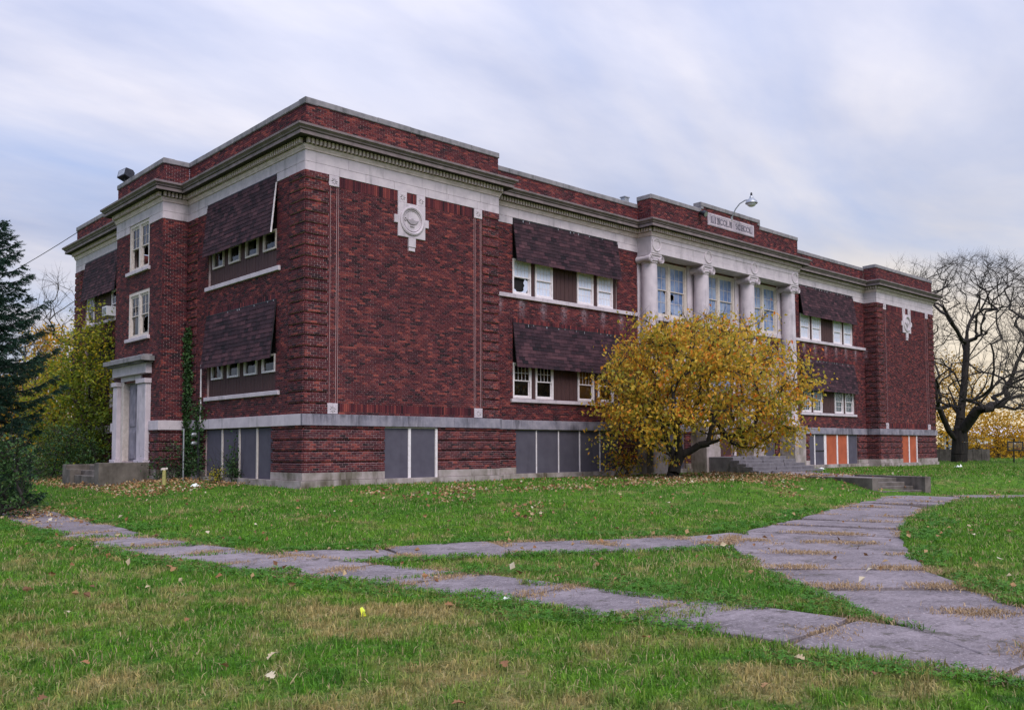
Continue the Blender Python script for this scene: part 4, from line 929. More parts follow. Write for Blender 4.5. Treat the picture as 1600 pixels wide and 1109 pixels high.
mb = MB(); mb.lathe([(.22, .56), (.20, .46), (.12, .40), (.02, .39)], .22, -.98, 18); mb.build('lens', MT['siding'], gl, True)
mb = MB(); mb.lathe([(.05, .92), (.05, 1.02), (.035, 1.08), (.01, 1.09)], .22, -.98, 12); mb.build('photocell', MT['black'], gl, True)
sp = empty('spotlight', (20.80, -.02, 12.12)); prop(sp, 'small black spotlight fixed under the stepped parapet', 'floodlight')
mb = MB(); mb.box(-.05, .05, -.03, .02, -.06, .06); mb.tube([(0, 0, 0), (0, -.12, .04)], .02, 8); mb.build('bracket', MT['black'], sp)
mb = MB(); mb.tube([(0, -.06, .10), (0, -.22, .06), (0, -.36, -.03)], [.09, .12, .14], 14); mb.build('housing', MT['black'], sp, True)
mb = MB(); mb.tube([(0, -.36, -.03), (0, -.375, -.038)], .12, 14); mb.build('lens', MT['galv'], sp)
# vent box on the wing parapet
vb = MB(); vb.box(-.14, .14, -.12, .12, 0, .22); vb.box(-.18, .18, -.15, .15, .22, .26); vo = vb.build('roof_vent', MT['galv']); vo.location = (16.6, 1.0, 12.13); prop(vo, 'small pale metal vent on the parapet left of the raised centre', 'vent')
# power cable
cb = MB(); pts = []
for i in range(25):
    f = i/24; p = np.array((0, 22.4, 12.0))*(1-f)+np.array((-9, 62, 9.4))*f; pts.append((p[0], p[1], p[2]-1.6*4*f*(1-f)))
cb.tube(pts, .018, 5); prop(cb.build('overhead_cable', MT['black']), 'thin dark cable running from the rear corner of the roof to the left', 'cable')
# pipes, meter, post by the ivy corner
pp = MB(); pp.tube([(-.10, 7.32, 2.1), (-.10, 7.32, 4.3)], .028, 8); prop(pp.build('conduit_pipe', MT['white']), 'thin white conduit pipe on the brick beside the lower side awning', 'pipe')
pp = MB(); pp.tube([(-.45, 7.95, .0), (-.45, 7.95, 1.95)], .03, 8); prop(pp.build('vent_pipe', MT['galv']), 'grey standing pipe among the ivy beside the boarded windows', 'pipe')
em = empty('electric_meter', (-.18, 7.25, 1.2)); prop(em, 'two white meter heads on a dark conduit beside the boarded side windows', 'meter')
mb = MB(); mb.tube([(0, 0, -1.2), (0, 0, .62)], .05, 8); mb.build('conduit', MT['black'], em)
for z in (.2, .52):
    mb = MB(); mb.tube([(-.02, .12, z), (-.18, .12, z)], .075, 14); mb.tube([(-.18, .12, z), (-.22, .12, z)], [.065, .045], 14); mb.build('meter_head', MT['galv'], em, True)
yp = empty('yellow_post', (-2.0, 5.8, .08)); prop(yp, 'short faded yellow standpipe with a pale cap by the stoop', 'post')
mb = MB(); mb.tube([(0, 0, -.1), (0, 0, .40)], [.075, .06], 12); mb.build('pipe', MT['yellowp'], yp, True)
mb = MB(); mb.tube([(-.11, 0, .42), (.11, 0, .44)], .04, 10); mb.tube([(0, 0, .38), (0, 0, .48)], .055, 10); mb.build('cap', MT['cream'], yp, True)
# window air conditioner in the rear bay
ac = empty('air_conditioner', (-.1, 16.9, 7.15)); prop(ac, 'pale window air conditioner beside the tower', 'air conditioner')
mb = MB(); mb.box(-.35, .1, -.3, .3, .0, .42); mb.build('case', MT['siding'], ac); mb = MB()
for k in range(6): mb.box(-.356, -.35, -.25, .25, .05+k*.055, .075+k*.055)
mb.build('grille', MT['black'], ac)
# ================================================================== trees
def grow(trunk, targets, step=.35, up=.0, jit=.06, seed=1, tip=.008, power=.46, rmax=None, stiff=.35, k_ang=.6):
    """attach every target point to the nearest skeleton node; trunk: list of polylines [(points)], first is the main stem.
    returns nodes, parent, radius, tips"""
    rg = np.random.default_rng(seed); pos = []; par = []; dirs = []
    for pl in trunk:
        pl = [np.array(p, float) for p in pl]
        if pos:
            d = np.linalg.norm(np.array(pos)-pl[0], axis=1); prev = int(d.argmin())
        else: pos.append(pl[0]); par.append(-1); dirs.append(np.array([0, 0, 1.])); prev = 0; 
        for a, b in zip(pl[:-1], pl[1:]):
            n = max(1, int(np.linalg.norm(b-a)/step))
            for i in range(1, n+1):
                q = a+(b-a)*i/n+rg.normal(0, jit*.3, 3); d = q-pos[prev]; d /= np.linalg.norm(d)+1e-9
                pos.append(q); par.append(prev); dirs.append(d); prev = len(pos)-1
    root = pos[0]; T = np.array(targets, float); T = T[np.argsort(np.linalg.norm(T-root, axis=1))]
    cap = len(pos)+len(T)*40; PA = np.zeros((cap, 3)); DA = np.zeros((cap, 3)); n0 = len(pos); PA[:n0] = pos; DA[:n0] = dirs; tips = []
    skip = max(1, int(.12*n0)) if len(trunk) == 1 else 2
    for tg in T:
        v = tg-PA[:n0]; d = np.linalg.norm(v, axis=1); cosang = (v*DA[:n0]).sum(1)/(d+1e-9)
        cost = d*(1+k_ang*(1-cosang)); cost[:skip] += 50; i = int(cost.argmin()); L0 = d[i]
        n = max(1, int(L0/step)); p = PA[i].copy(); dr = DA[i].copy(); prev = i
        for k in range(1, n+1):
            want = (tg-p); wl_ = np.linalg.norm(want)+1e-9; dd = want/wl_+dr*stiff*(1-k/n)+np.array([0, 0, up]); dd /= np.linalg.norm(dd)
            q = tg if k == n else p+dd*wl_/(n-k+1)+rg.normal(0, jit*step, 3)
            if n0 >= cap: break
            PA[n0] = q; e = q-p; DA[n0] = e/(np.linalg.norm(e)+1e-9); par.append(prev); prev = n0; n0 += 1; p = q; dr = DA[prev]
        tips.append(prev)
    par = np.array(par[:n0]); cnt = np.zeros(n0); cnt[tips] = 1
    for i in range(n0-1, 0, -1): cnt[par[i]] += cnt[i]
    rad = tip*np.maximum(cnt, 1)**power
    if rmax: rad = np.minimum(rad, rmax)
    return PA[:n0], par, rad, np.array(tips)
def tubes(PA, par, rad, sides=6, min_r=0.0):
    n = len(PA); i = np.arange(1, n); p = par[1:]; A, B = PA[p], PA[i]; d = B-A; d /= np.linalg.norm(d, axis=1)[:, None]+1e-9
    # continuation child of each node = thickest
    main = np.full(n, -1); best = np.zeros(n)
    for k in range(1, n):
        if rad[k] > best[par[k]]: best[par[k]] = rad[k]; main[par[k]] = k
    r1 = rad[i]; r0 = np.where(main[p] == i, rad[p], np.minimum(rad[p], r1*1.25))
    dirn = np.zeros((n, 3)); dirn[1:] = d; dirn[0] = d[0]
    d0 = np.where((main[p] == i)[:, None], dirn[p], d)
    # smooth end direction with continuation
    def frame(d):
        a = np.where(np.abs(d[:, 2:3]) < .9, np.array([[0, 0, 1.]]), np.array([[1., 0, 0]])); a = a-d*(a*d).sum(1)[:, None]; a /= np.linalg.norm(a, axis=1)[:, None]; return a, np.cross(d, a)
    a1, b1 = frame(d); 
    t = np.arange(sides)*2*np.pi/sides; cs_, sn_ = np.cos(t)[None, :, None], np.sin(t)[None, :, None]
    R0 = A[:, None]+(a1[:, None]*cs_+b1[:, None]*sn_)*r0[:, None, None]; R1 = B[:, None]+(a1[:, None]*cs_+b1[:, None]*sn_)*r1[:, None, None]
    V = np.concatenate([R0, R1], 1).reshape(-1, 3); m_ = len(i); k = np.arange(sides); k2 = (k+1) % sides
    q = np.stack([k, k2, k2+sides, k+sides], 1); Q = (np.arange(m_)[:, None, None]*2*sides+q[None]).reshape(-1, 4)
    return V, Q
def leaf_mesh(name, P, size, mat, droop=.6, tone=None, aspect=.55, fold=.25, rg=RNG):
    n = len(P); th = rg.uniform(0, 2*np.pi, n); el = rg.normal(-droop, .55, n)
    d = np.c_[np.cos(th)*np.cos(el), np.sin(th)*np.cos(el), np.sin(el)]
    s = np.cross(d, rg.normal(0, 1, (n, 3))); s /= np.linalg.norm(s, axis=1)[:, None]+1e-9; nn = np.cross(d, s)
    L0 = (size*rg.uniform(.65, 1.25, n))[:, None]; w = L0*aspect/2
    v = np.stack([P, P+d*L0*.45+s*w+nn*w*fold, P+d*L0, P+d*L0*.45-s*w+nn*w*fold], 1).reshape(-1, 3)
    b = np.arange(n)*4; T = np.concatenate([np.c_[b, b+1, b+2], np.c_[b, b+2, b+3]])
    tone = rg.random(n) if tone is None else tone
    return np_mesh(name, v, None, T, mat, np.concatenate([tone, tone]))
def crown_pts(n, c, r, rg, shell=.55, keep=None):
    out = []
    while len(out) < n:
        v = rg.normal(0, 1, 3); v /= np.linalg.norm(v); q = v*(rg.random()**(1/3)*(1-shell)+shell*rg.random()**.35)
        p = np.array(c)+q*np.array(r)
        if keep is None or keep(p): out.append(p)
    return np.array(out)
def tree(name, label, base, trunk, targets, bark, leaf=None, twigs=0, twl=.8, sides=6, group=None, leafn=40, leafs=.13, spread=.35, droop=.6, tonef=None, cat='tree', **kw):
    rg = np.random.default_rng(kw.get('seed', 1)); e = empty(name, base); prop(e, label, cat, group)
    PA, par, rad, tips = grow(trunk, targets, **kw); off = np.array(base, float)
    V, Q = tubes(PA-off, par, rad, sides)
    if twigs:
        tp = np.repeat(tips, twigs); A = PA[tp]-off; dr = PA[tp]-PA[par[tp]]; dr /= np.linalg.norm(dr, axis=1)[:, None]+1e-9
        A = A-dr*(rg.uniform(0, .5, len(tp))*np.linalg.norm(PA[tp]-PA[par[tp]], axis=1))[:, None]
        dr = dr+rg.normal(0, .42, dr.shape)+np.array([0, 0, .12]); dr /= np.linalg.norm(dr, axis=1)[:, None]; ln = (twl*rg.uniform(.4, 1.2, len(tp)))[:, None]
        sd_ = np.cross(dr, rg.normal(0, 1, dr.shape)); sd_ /= np.linalg.norm(sd_, axis=1)[:, None]; s2 = np.cross(dr, sd_); tr_ = kw.get('tip', .01)*.75
        r4 = [A+sd_*tr_, A+(-.5*sd_+.87*s2)*tr_, A+(-.5*sd_-.87*s2)*tr_]; e4 = [q+dr*ln*.97 for q in (A+sd_*tr_*.4, A+(-.5*sd_+.87*s2)*tr_*.4, A+(-.5*sd_-.87*s2)*tr_*.4)]
        V2 = np.stack(r4+e4, 1).reshape(-1, 3); Q2 = (np.arange(len(tp))[:, None, None]*6+np.array([(0, 1, 4, 3), (1, 2, 5, 4), (2, 0, 3, 5)])[None]).reshape(-1, 4)
        Q = np.concatenate([Q, Q2+len(V)]); V = np.concatenate([V, V2])
    link('trunk', np_mesh('trunk', V, Q, mat=bark, smooth=True), e)
    if leaf:
        tp = PA[tips]; P = (tp[:, None]+rg.normal(0, 1, (len(tp), leafn, 3))*np.array([spread*1.2, spread*1.2, spread*.6])).reshape(-1, 3)
        tone = None
        if tonef is not None: tone = tonef(P, rg)
        link('crown', leaf_mesh('crown', P-off, leafs, leaf, droop, tone, rg=rg), e)
    return e
def cam_pt(px, py, depth):
    """point seen at a photo pixel at a given distance along the view axis"""
    k = depth/1400.68; v = Fv*depth+R2*((px-800)*k)-U2*((py-624.3)*k); return np.array(CAM)+np.array(v)
# -- yellow tree in front of the portico
rg = np.random.default_rng(5)
tb = np.array([14.6, -2.9, Gz(14.6, -2.9)]); lat = np.array([R2.x, R2.y, 0]); dpt = np.array([Fv.x, Fv.y, 0])
def tl(l, d, z): return tb+lat*l+dpt*d+np.array([0, 0, z])
cc = tl(1.25, -.2, 3.35)
def keepy(p):
    q = p-tb; l = q@lat; d_ = q@dpt; z = q[2]
    if p[1] > .1 or z < .35: return False
    lo = np.interp(l, [-3.2, -1.8, -.6, .6, 2.0, 3.2, 4.6, 5.8], [.5, .35, 1.6, 2.2, 1.7, .9, .8, 2.2]); hi = np.interp(l, [-3.2, -2.2, -1.0, .5, 1.5, 3.2, 4.5, 5.8], [3.0, 4.9, 6.2, 6.35, 6.9, 6.3, 5.2, 2.6])
    hi += .55*math.sin(l*3.1+d_*1.7)
    if math.sin(p[0]*2.3+p[2]*2.9)*math.sin(p[1]*2.6-p[2]*2.1+.6) > .42: return False
    return lo < z < hi
tg = crown_pts(440, cc, (4.4, 4.3, 3.5), rg, .6, keepy)
tg = np.array([p for p in tg if abs((p-cc)@lat) < 4.6])
tg = np.vstack([tg, crown_pts(46, cc, (4.9, 4.5, 3.75), rg, .93, lambda p: p[1] < .1 and p[2]-tb[2] > .5 and abs((p-cc)@lat) < 4.7)])
trk = [[tb+np.array([0, 0, -.1]), tl(.18, 0, .5), tl(.35, 0, .85)], [tl(.35, 0, .85), tl(.8, -.1, 1.15), tl(1.5, -.2, 1.4), tl(1.62, -.2, 2.2), tl(1.9, .1, 3.4)], [tl(.2, 0, .6), tl(-.1, .1, 1.5), tl(-.3, .2, 2.6), tl(-.4, .1, 3.8)], [tl(.35, 0, .85), tl(.15, -.4, 2.0), tl(.5, -.6, 3.2)]]
def toney(P, rg):
    cl = np.sin(P[:, 0]*1.9+P[:, 2]*1.3)*np.sin(P[:, 1]*1.7-P[:, 2]*.9+1); return np.clip(.52+.16*cl+rg.normal(0, .2, len(P))-.05*(P[:, 2] < 2.2), 0, 1)
e = tree('yellow_tree', 'low spreading tree with yellow and orange leaves in front of the columns', tuple(tb), trk, tg, MT['bark'], MT['leaf_y'], 7, leafn=50, leafs=.165, spread=.30, droop=.75, tonef=toney, step=.3, jit=.12, seed=5, tip=.010, power=.52, rmax=.26)
# -- big bare tree right of the school
rg = np.random.default_rng(8); D0 = 68.0
bp = cam_pt(1497, 722, D0); bp[2] = Gz(bp[0], bp[1])
def bt(px, py, dd=0): return cam_pt(px, py, D0+dd)
trk = [[bp+np.array([0, 0, -.2]), bt(1498, 690), bt(1500, 655), bt(1505, 610, .5), bt(1508, 565, .5), bt(1510, 520, .8), bt(1512, 475, 1)],
       [bt(1498, 690), bt(1482, 672, -.5), bt(1468, 640, -1), bt(1462, 610, -1.2), bt(1458, 570, -1.5)], [bt(1500, 655), bt(1484, 622, 1), bt(1472, 600, 1.5), bt(1478, 570, 2)],
       [bt(1498, 680), bt(1520, 650, -1), bt(1535, 625, -1.5), bt(1560, 595, -2), bt(1600, 575, -3)], [bt(1520, 650, -1), bt(1560, 628, 1), bt(1620, 612, 2)],
       [bt(1508, 565, .5), bt(1540, 520, 1), bt(1570, 485, 2), bt(1600, 450, 2)], [bt(1509, 540, .5), bt(1485, 500, -1), bt(1470, 470, -2)], [bt(1510, 520, .8), bt(1525, 480, 2), bt(1535, 450, 2)]]
tg = []
while len(tg) < 2600:
    px, py = rg.uniform(1400, 1690), rg.uniform(398, 640); r_ = ((px-1530)/150)**2+((py-540)/145)**2
    if r_ < 1 and rg.random() < .35+.65*r_: tg.append(bt(px, py, rg.normal(0, 3.2)))
tree('bare_tree', 'massive bare tree with a thick forked trunk beyond the right end of the school', tuple(bp), trk, tg, MT['bark'], None, twigs=5, twl=1.0, sides=5, step=.6, jit=.08, stiff=.2, seed=8, tip=.0075, power=.56, rmax=.62, group='bare trees behind the school')
def simple_bare(px, depth, top, wpx, n, seed, label, bark='bark_g', lean=0):
    rg = np.random.default_rng(seed); b0 = cam_pt(px, 712, depth); b0[2] = Gz(b0[0], b0[1])-.1; base_y = 700+(1.184-b0[2])*1400/depth
    H = base_y-top; trk = [[b0, cam_pt(px+lean*.3, base_y-H*.25, depth), cam_pt(px+lean, base_y-H*.6, depth)]]; tg = []
    while len(tg) < n:
        u, v = rg.uniform(-1, 1), rg.uniform(.25, 1)
        if u*u+((v-.62)/.40)**2 < 1: tg.append(cam_pt(px+lean*v+u*wpx, base_y-H*v, depth+rg.normal(0, wpx*depth/1400*.45)))
    return tree('bare_tree', label, tuple(b0), trk, tg, MT[bark], None, twigs=4, twl=.8, sides=4, step=.5, jit=.06, stiff=.1, k_ang=1.6, seed=seed, tip=.006, power=.52, rmax=.3, group='bare trees behind the school')
simple_bare(1640, 60, 430, 90, 1100, 21, 'bare tree with fine twigs cut off by the right edge of the frame')
simple_bare(1418, 84, 402, 62, 900, 22, 'bare treetop showing just above the right end of the roof')
simple_bare(72, 52, 425, 52, 330, 23, 'slender bare sapling behind the yellow green bush, nearer the school', lean=14)
simple_bare(18, 56, 470, 60, 330, 24, 'slender bare sapling at the far left beside the spruce')
def leafy(name, px, depth, top, wpx, n, seed, label, mat, leafn=40, ls=.22, lowf=.1, group=None, base=None, sp=.5, trunk_r=.3, tonef=None, cat='tree'):
    rg = np.random.default_rng(seed); b0 = cam_pt(px, 712, depth); b0[2] = Gz(b0[0], b0[1])-.1; base_y = 700+(1.184-b0[2])*1400/depth; H = base_y-top
    trk = [[b0, cam_pt(px, base_y-H*.3, depth), cam_pt(px+3, base_y-H*.6, depth)]]; tg = []
    while len(tg) < n:
        u, v = rg.uniform(-1, 1), rg.uniform(lowf, 1); c_ = (1+lowf)/2
        if u*u+((v-c_)/((1-lowf)/2))**2 < 1.05: tg.append(cam_pt(px+u*wpx, base_y-H*v, depth+rg.normal(0, wpx*depth/1400*.4)))
    return tree(name, label, tuple(b0), trk, tg, MT['bark'], MT[mat], 5, group=group, leafn=leafn, leafs=ls, spread=sp, droop=.4, tonef=tonef, step=.45, jit=.12, seed=seed, tip=.012, power=.5, rmax=trunk_r, cat=cat)
GT = 'golden trees in the distance'
leafy('golden_tree', 1560, 88, 640, 62, 125, 31, 'golden tree with drooping leaves behind the fence at right', 'leaf_far', 44, .26, .12, GT, sp=.8)
leafy('golden_tree', 1480, 96, 560, 55, 120, 32, 'golden tree behind the trunk of the massive bare tree', 'leaf_far', 40, .28, .10, GT, sp=.9)
leafy('golden_tree', 1660, 92, 600, 70, 110, 33, 'golden tree at the right edge behind the basketball hoop', 'leaf_far', 40, .26, .12, GT, sp=.8)
leafy('golden_tree', 84, 62, 515, 40, 130, 34, 'golden yellow tree glowing behind the saplings at left', 'leaf_far', 46, .26, .06, GT, sp=.6)
leafy('golden_tree', 10, 66, 590, 70, 150, 35, 'wide golden tree low behind the spruce at far left', 'leaf_far', 46, .26, .03, GT, sp=.6)
# -- big yellow-green shrub beside the tower
rg = np.random.default_rng(14)
def shrub(px0, px1, top, depth, n, seed, label, mat, ls, leafn, name='shrub', sp=.32, droop=.4, tonef=None, base_y=742, shape=1.0, cat='shrub', dspread=.4, group=None):
    rg = np.random.default_rng(seed); px = (px0+px1)/2; wpx = (px1-px0)/2; b0 = cam_pt(px, base_y, depth); b0[2] = Gz(b0[0], b0[1])-.05; by = 700+(1.184-b0[2])*1400/depth; H = by-top
    trk = [[b0, cam_pt(px-wpx*.1, by-H*.2, depth), cam_pt(px, by-H*.45, depth)], [b0, cam_pt(px+wpx*.3, by-H*.25, depth+.3)], [b0, cam_pt(px-wpx*.35, by-H*.3, depth-.3)]]; tg = []
    while len(tg) < n:
        u, v = rg.uniform(-1, 1), rg.uniform(.02, 1); lim = (1-v**2.2)**.5*shape+.12
        if abs(u) < lim:
            p = cam_pt(px+u*wpx, by-H*v, depth+rg.normal(0, wpx*depth/1400*dspread))
            if p[2] > Gz(p[0], p[1])+.08: tg.append(p)
    return tree(name, label, tuple(b0), trk, tg, MT['bark'], MT[mat], 5, leafn=leafn, leafs=ls, spread=sp, droop=droop, tonef=tonef, step=.3, jit=.12, seed=seed, tip=.009, power=.48, rmax=.14, cat=cat, group=group)
def tg_(P, rg): return np.clip(.42+.2*np.sin(P[:, 0]*1.3+P[:, 2]*1.1)*np.sin(P[:, 1]+.7)+rg.normal(0, .2, len(P))+.05*(P[:, 2]-3), 0, 1)
shrub(96, 192, 478, 40.5, 190, 41, 'tall yellow green bush growing against the wall left of the tower', 'leaf_g', .15, 52, 'tall_bush', .38, tonef=tg_)
shrub(28, 130, 560, 42, 150, 42, 'broad yellow bush left of the tall bush beside the stoop', 'leaf_g', .15, 50, 'broad_bush', .4, tonef=lambda P, r: np.clip(tg_(P, r)+.15, 0, 1))
shrub(30, 150, 668, 39.0, 70, 43, 'dark low evergreen thicket under the yellow bushes beside the stoop', 'leaf_d', .11, 60, 'thicket', .34)
# -- ivy and small shrubs on the corner by the tower
def ivy(name, label, pts, n, size, spread, seed, mat='leaf_d', tonef=None, cat='plant', outw=(-.06, -.06)):
    rg = np.random.default_rng(seed); e = empty(name, pts[0]); prop(e, label, cat); off = np.array(pts[0], float)
    mb = MB(); mb.tube([tuple(np.array(p)-off) for p in pts], .018, 5); mb.build('stem', MT['bark'], e)
    p = resample3(pts, n, rg)+rg.normal(0, 1, (n, 3))*np.array(spread); p[:, 0] = np.minimum(p[:, 0], outw[0]) if outw[0] is not None else p[:, 0]
    link('leaves', leaf_mesh('leaves', p-off, size, MT[mat], .9, None, .85, rg=rg), e)
def resample3(pts, n, rg):
    pts = np.array(pts, float); s = np.r_[0, np.cumsum(np.linalg.norm(np.diff(pts, axis=0), axis=1))]; u = rg.uniform(0, s[-1], n); return np.c_[[np.interp(u, s, pts[:, k]) for k in range(3)]].T
ivy('ivy_vine', 'dark green ivy climbing the brick in the corner beside the tower', [(-.1, 8.5, .1), (-.1, 8.5, 1.2), (-.1, 8.55, 2.6), (-.1, 8.5, 4.0), (-.1, 8.6, 5.8)], 1900, .11, (.05, .20, .12), 51)
ivy('ivy_vine', 'ivy spilling over the stone band beside the white conduit pipe', [(-.15, 7.4, .3), (-.15, 7.5, 1.4), (-.15, 7.5, 2.3), (-.15, 7.3, 2.8)], 900, .10, (.08, .30, .15), 52)
ivy('climbing_shoots', 'dark dead vine shoots leaning on the grey side boards', [(-.12, 4.5, .1), (-.1, 4.6, .8), (-.1, 4.45, 1.4)], 130, .09, (.03, .22, .2), 53)
shrub(244, 300, 690, 33.5, 26, 54, 'scrubby green bush at the foot of the ivy', 'leaf_d', .10, 40, 'low_shrub', .2, base_y=748)
shrub(330, 350, 728, 31.2, 9, 55, 'small yellow leaved shrub in front of the side boards', 'leaf_g', .08, 26, 'low_shrub', .12, base_y=752, tonef=lambda P, r: np.clip(r.normal(.75, .12, len(P)), 0, 1))
shrub(350, 378, 712, 30.9, 16, 56, 'dark leafy shrub leaning on the grey side boards', 'leaf_d', .09, 36, 'low_shrub', .14, base_y=752)
shrub(945, 1000, 700, 36.2, 30, 57, 'sparse yellow leaved sapling in front of the boarded wing windows', 'leaf_y', .13, 16, 'low_shrub', .22, base_y=745, droop=.8)
# -- spruce on the left edge
def spruce(px, depth, H, rbase, seed):
    rg = np.random.default_rng(seed); b0 = cam_pt(px, 790, depth); b0[2] = Gz(b0[0], b0[1])-.05
    e = empty('spruce_tree', tuple(b0)); prop(e, 'dark green spruce with drooping boughs at the left edge', 'tree')
    mb = MB(); mb.tube([(0, 0, -.1), (0, 0, H*.3), (0, 0, H*.7), (0, 0, H)], [.24, .19, .09, .015], 10); mb.build('trunk', MT['bark'], e, True)
    tw = []; brm = MB(); z = .35
    while z < H-.2:
        rr = rbase*min(1, (H-z)/3.0)**.6*rg.uniform(.82, 1.12); nb = 7 if z < H*.7 else 5; ph = rg.uniform(0, 6.28)
        for k in range(nb):
            a = ph+k*2*math.pi/nb+rg.normal(0, .16); ln = rr*rg.uniform(.78, 1.12); d = np.array([math.cos(a), math.sin(a), 0])
            pts = []
            for i in range(7):
                f = i/6; pts.append(np.array([0, 0, z])+d*ln*f+np.array([0, 0, -.30*ln*f*(1-f)*1.6-.10*ln*f+.16*ln*f**3]))
            brm.tube([tuple(p) for p in pts], [.035*(1-f/6.6) for f in range(7)], 4)
            s = np.array([-d[1], d[0], 0])
            for i in range(int(16+ln*22)):
                f = rg.uniform(.22, 1.0); p = np.array([np.interp(f*6, range(7), [q[j] for q in pts]) for j in range(3)])
                sd_ = rg.choice([-1, 1]); tl_ = (.20+.34*(1-f))*rg.uniform(.7, 1.3); dd = d*rg.uniform(.45, .9)+s*sd_*rg.uniform(.3, 1)+np.array([0, 0, rg.uniform(-.55, .12)]); dd /= np.linalg.norm(dd); tw.append((p, dd, tl_))
            tw.append((pts[-1]-d*.1, d+np.array([0, 0, .15]), .26))
        z += rg.uniform(.26, .36)*(1 if z < H*.75 else .8)
    brm.build('boughs', MT['bark'], e)
    K = 44; n = len(tw); P = np.array([t_[0] for t_ in tw]); D = np.array([t_[1]/np.linalg.norm(t_[1]) for t_ in tw]); Ln = np.array([t_[2] for t_ in tw])
    f = rg.uniform(0, 1, (n, K)); base = P[:, None]+D[:, None]*(f*Ln[:, None])[..., None]
    rd = rg.normal(0, 1, (n, K, 3)); rd -= D[:, None]*(rd*D[:, None]).sum(2)[..., None]; rd /= np.linalg.norm(rd, axis=2)[..., None]
    nd = rd*.8+D[:, None]*.75; nd /= np.linalg.norm(nd, axis=2)[..., None]; nl = rg.uniform(.04, .085, (n, K, 1)); sd_ = np.cross(nd, rg.normal(0, 1, (n, K, 3))); sd_ /= np.linalg.norm(sd_, axis=2)[..., None]
    V = np.stack([base+sd_*.009, base-sd_*.009, base+nd*nl], 2).reshape(-1, 3); T = np.arange(n*K*3).reshape(-1, 3)
    tone = np.clip(np.repeat(rg.normal(.45, .18, n), K)+rg.normal(0, .12, n*K), 0, 1)
    link('needles', np_mesh('needles', V, None, T, MT['needle'], tone), e)
spruce(-62, 24.5, 9.0, 2.05, 61)
shrub(-60, 46, 678, 22.0, 60, 62, 'green leafy shrub at the foot of the spruce', 'leaf_d', .10, 40, 'leafy_shrub', .22, base_y=800, tonef=lambda P, r: np.clip(r.normal(.72, .2, len(P)), 0, 1))
# ================================================================== far right: fence, houses, hoop
fence = empty('concrete_fence', (58, 8, 0)); prop(fence, 'low pale grey concrete panel fence behind the massive bare tree', 'fence')
fa, fb_ = cam_pt(1430, 722, 74)[:2], cam_pt(1548, 722, 74)[:2]
nP = 9
for i in range(nP):
    a, b2 = fa+(fb_-fa)*i/nP, fa+(fb_-fa)*(i+1)/nP; d = (b2-a)/np.hypot(*(b2-a)); nn = np.array([-d[1], d[0]])*.06; z = Gz(*a)
    def hx(p, q, z0, z1, t): return [(p[0]-nn[0]*t, p[1]-nn[1]*t, z0), (q[0]-nn[0]*t, q[1]-nn[1]*t, z0), (q[0]+nn[0]*t, q[1]+nn[1]*t, z0), (p[0]+nn[0]*t, p[1]+nn[1]*t, z0), (p[0]-nn[0]*t, p[1]-nn[1]*t, z1), (q[0]-nn[0]*t, q[1]-nn[1]*t, z1), (q[0]+nn[0]*t, q[1]+nn[1]*t, z1), (p[0]+nn[0]*t, p[1]+nn[1]*t, z1)]
    mb = MB(); mb.hexa(hx(a+d*.07, b2-d*.07, z-.2, z+.95, .6)); o = mb.build('fence_panel', MT['conc'], fence); o.matrix_parent_inverse = Matrix.Translation(-Vector(fence.location))
    mb = MB(); mb.hexa(hx(a-d*.07, a+d*.07, z-.2, z+1.02, 1.2)); o = mb.build('fence_post', MT['conc'], fence); o.matrix_parent_inverse = Matrix.Translation(-Vector(fence.location))
def house(name, label, px, depth, w, dp, h, roofh, mat, roofm, ry=0.0, cat='house'):
    c = cam_pt(px, 712, depth); c[2] = Gz(c[0], c[1]); e = empty(name, tuple(c)); e.rotation_euler = (0, 0, ry); prop(e, label, cat)
    mb = MB(); mb.box(-w/2, w/2, -dp/2, dp/2, -.3, h); wl_ = mb.build('wall', MT[mat], e)
    mb = MB(); o = .35; t_ = .12
    for s in (-1, 1): mb.hexa([(-w/2-o, s*(dp/2+o), h-.08), (w/2+o, s*(dp/2+o), h-.08), (w/2+o, 0, h+roofh), (-w/2-o, 0, h+roofh), (-w/2-o, s*(dp/2+o), h-.08+t_), (w/2+o, s*(dp/2+o), h-.08+t_), (w/2+o, 0, h+roofh+t_), (-w/2-o, 0, h+roofh+t_)])
    mb.build('roof', MT[roofm], e); mb = MB()
    for s in (-1, 1): mb.quad((s*w/2, -dp/2, h), (s*w/2, dp/2, h), (s*w/2, 0, h+roofh*.93))
    mb.build('gable', MT[mat], e)
    for x in (-w/4, w/4):
        mb = MB(); mb.box(x-.5, x+.5, -dp/2-.04, -dp/2+.02, 1.0, 2.2); wn = mb.build('window', MT['white'], e); mb = MB(); mb.quad((x-.42, -dp/2-.045, 1.08), (x+.42, -dp/2-.045, 1.08), (x+.42, -dp/2-.045, 2.12), (x-.42, -dp/2-.045, 2.12)); mb.build('pane', MT['black'], wn)
    return e
house('white_house', 'low white house half hidden behind the golden trees at right', 1572, 112, 12, 7, 2.4, 1.2, 'siding', 'siding', R(-42))
house('brown_shed', 'low dark brown shed in front of the white house', 1575, 100, 7, 4, 1.0, .3, 'redbrown', 'redbrown', R(-42), cat='shed')
house('distant_house', 'pale house far off behind the bushes at the left edge', -20, 95, 12, 8, 4.2, 2.4, 'siding', 'roof', R(-42))
hp = cam_pt(1587, 722, 66); hp[2] = Gz(hp[0], hp[1]); hoop = empty('basketball_hoop', tuple(hp)); hoop.rotation_euler = (0, 0, -YAW); prop(hoop, 'black framed basketball hoop on a post at the right edge', 'basketball hoop')
mb = MB(); mb.tube([(0, .2, -.1), (0, .2, 1.5), (0, .05, 1.75)], .05, 8); mb.build('post', MT['black'], hoop)
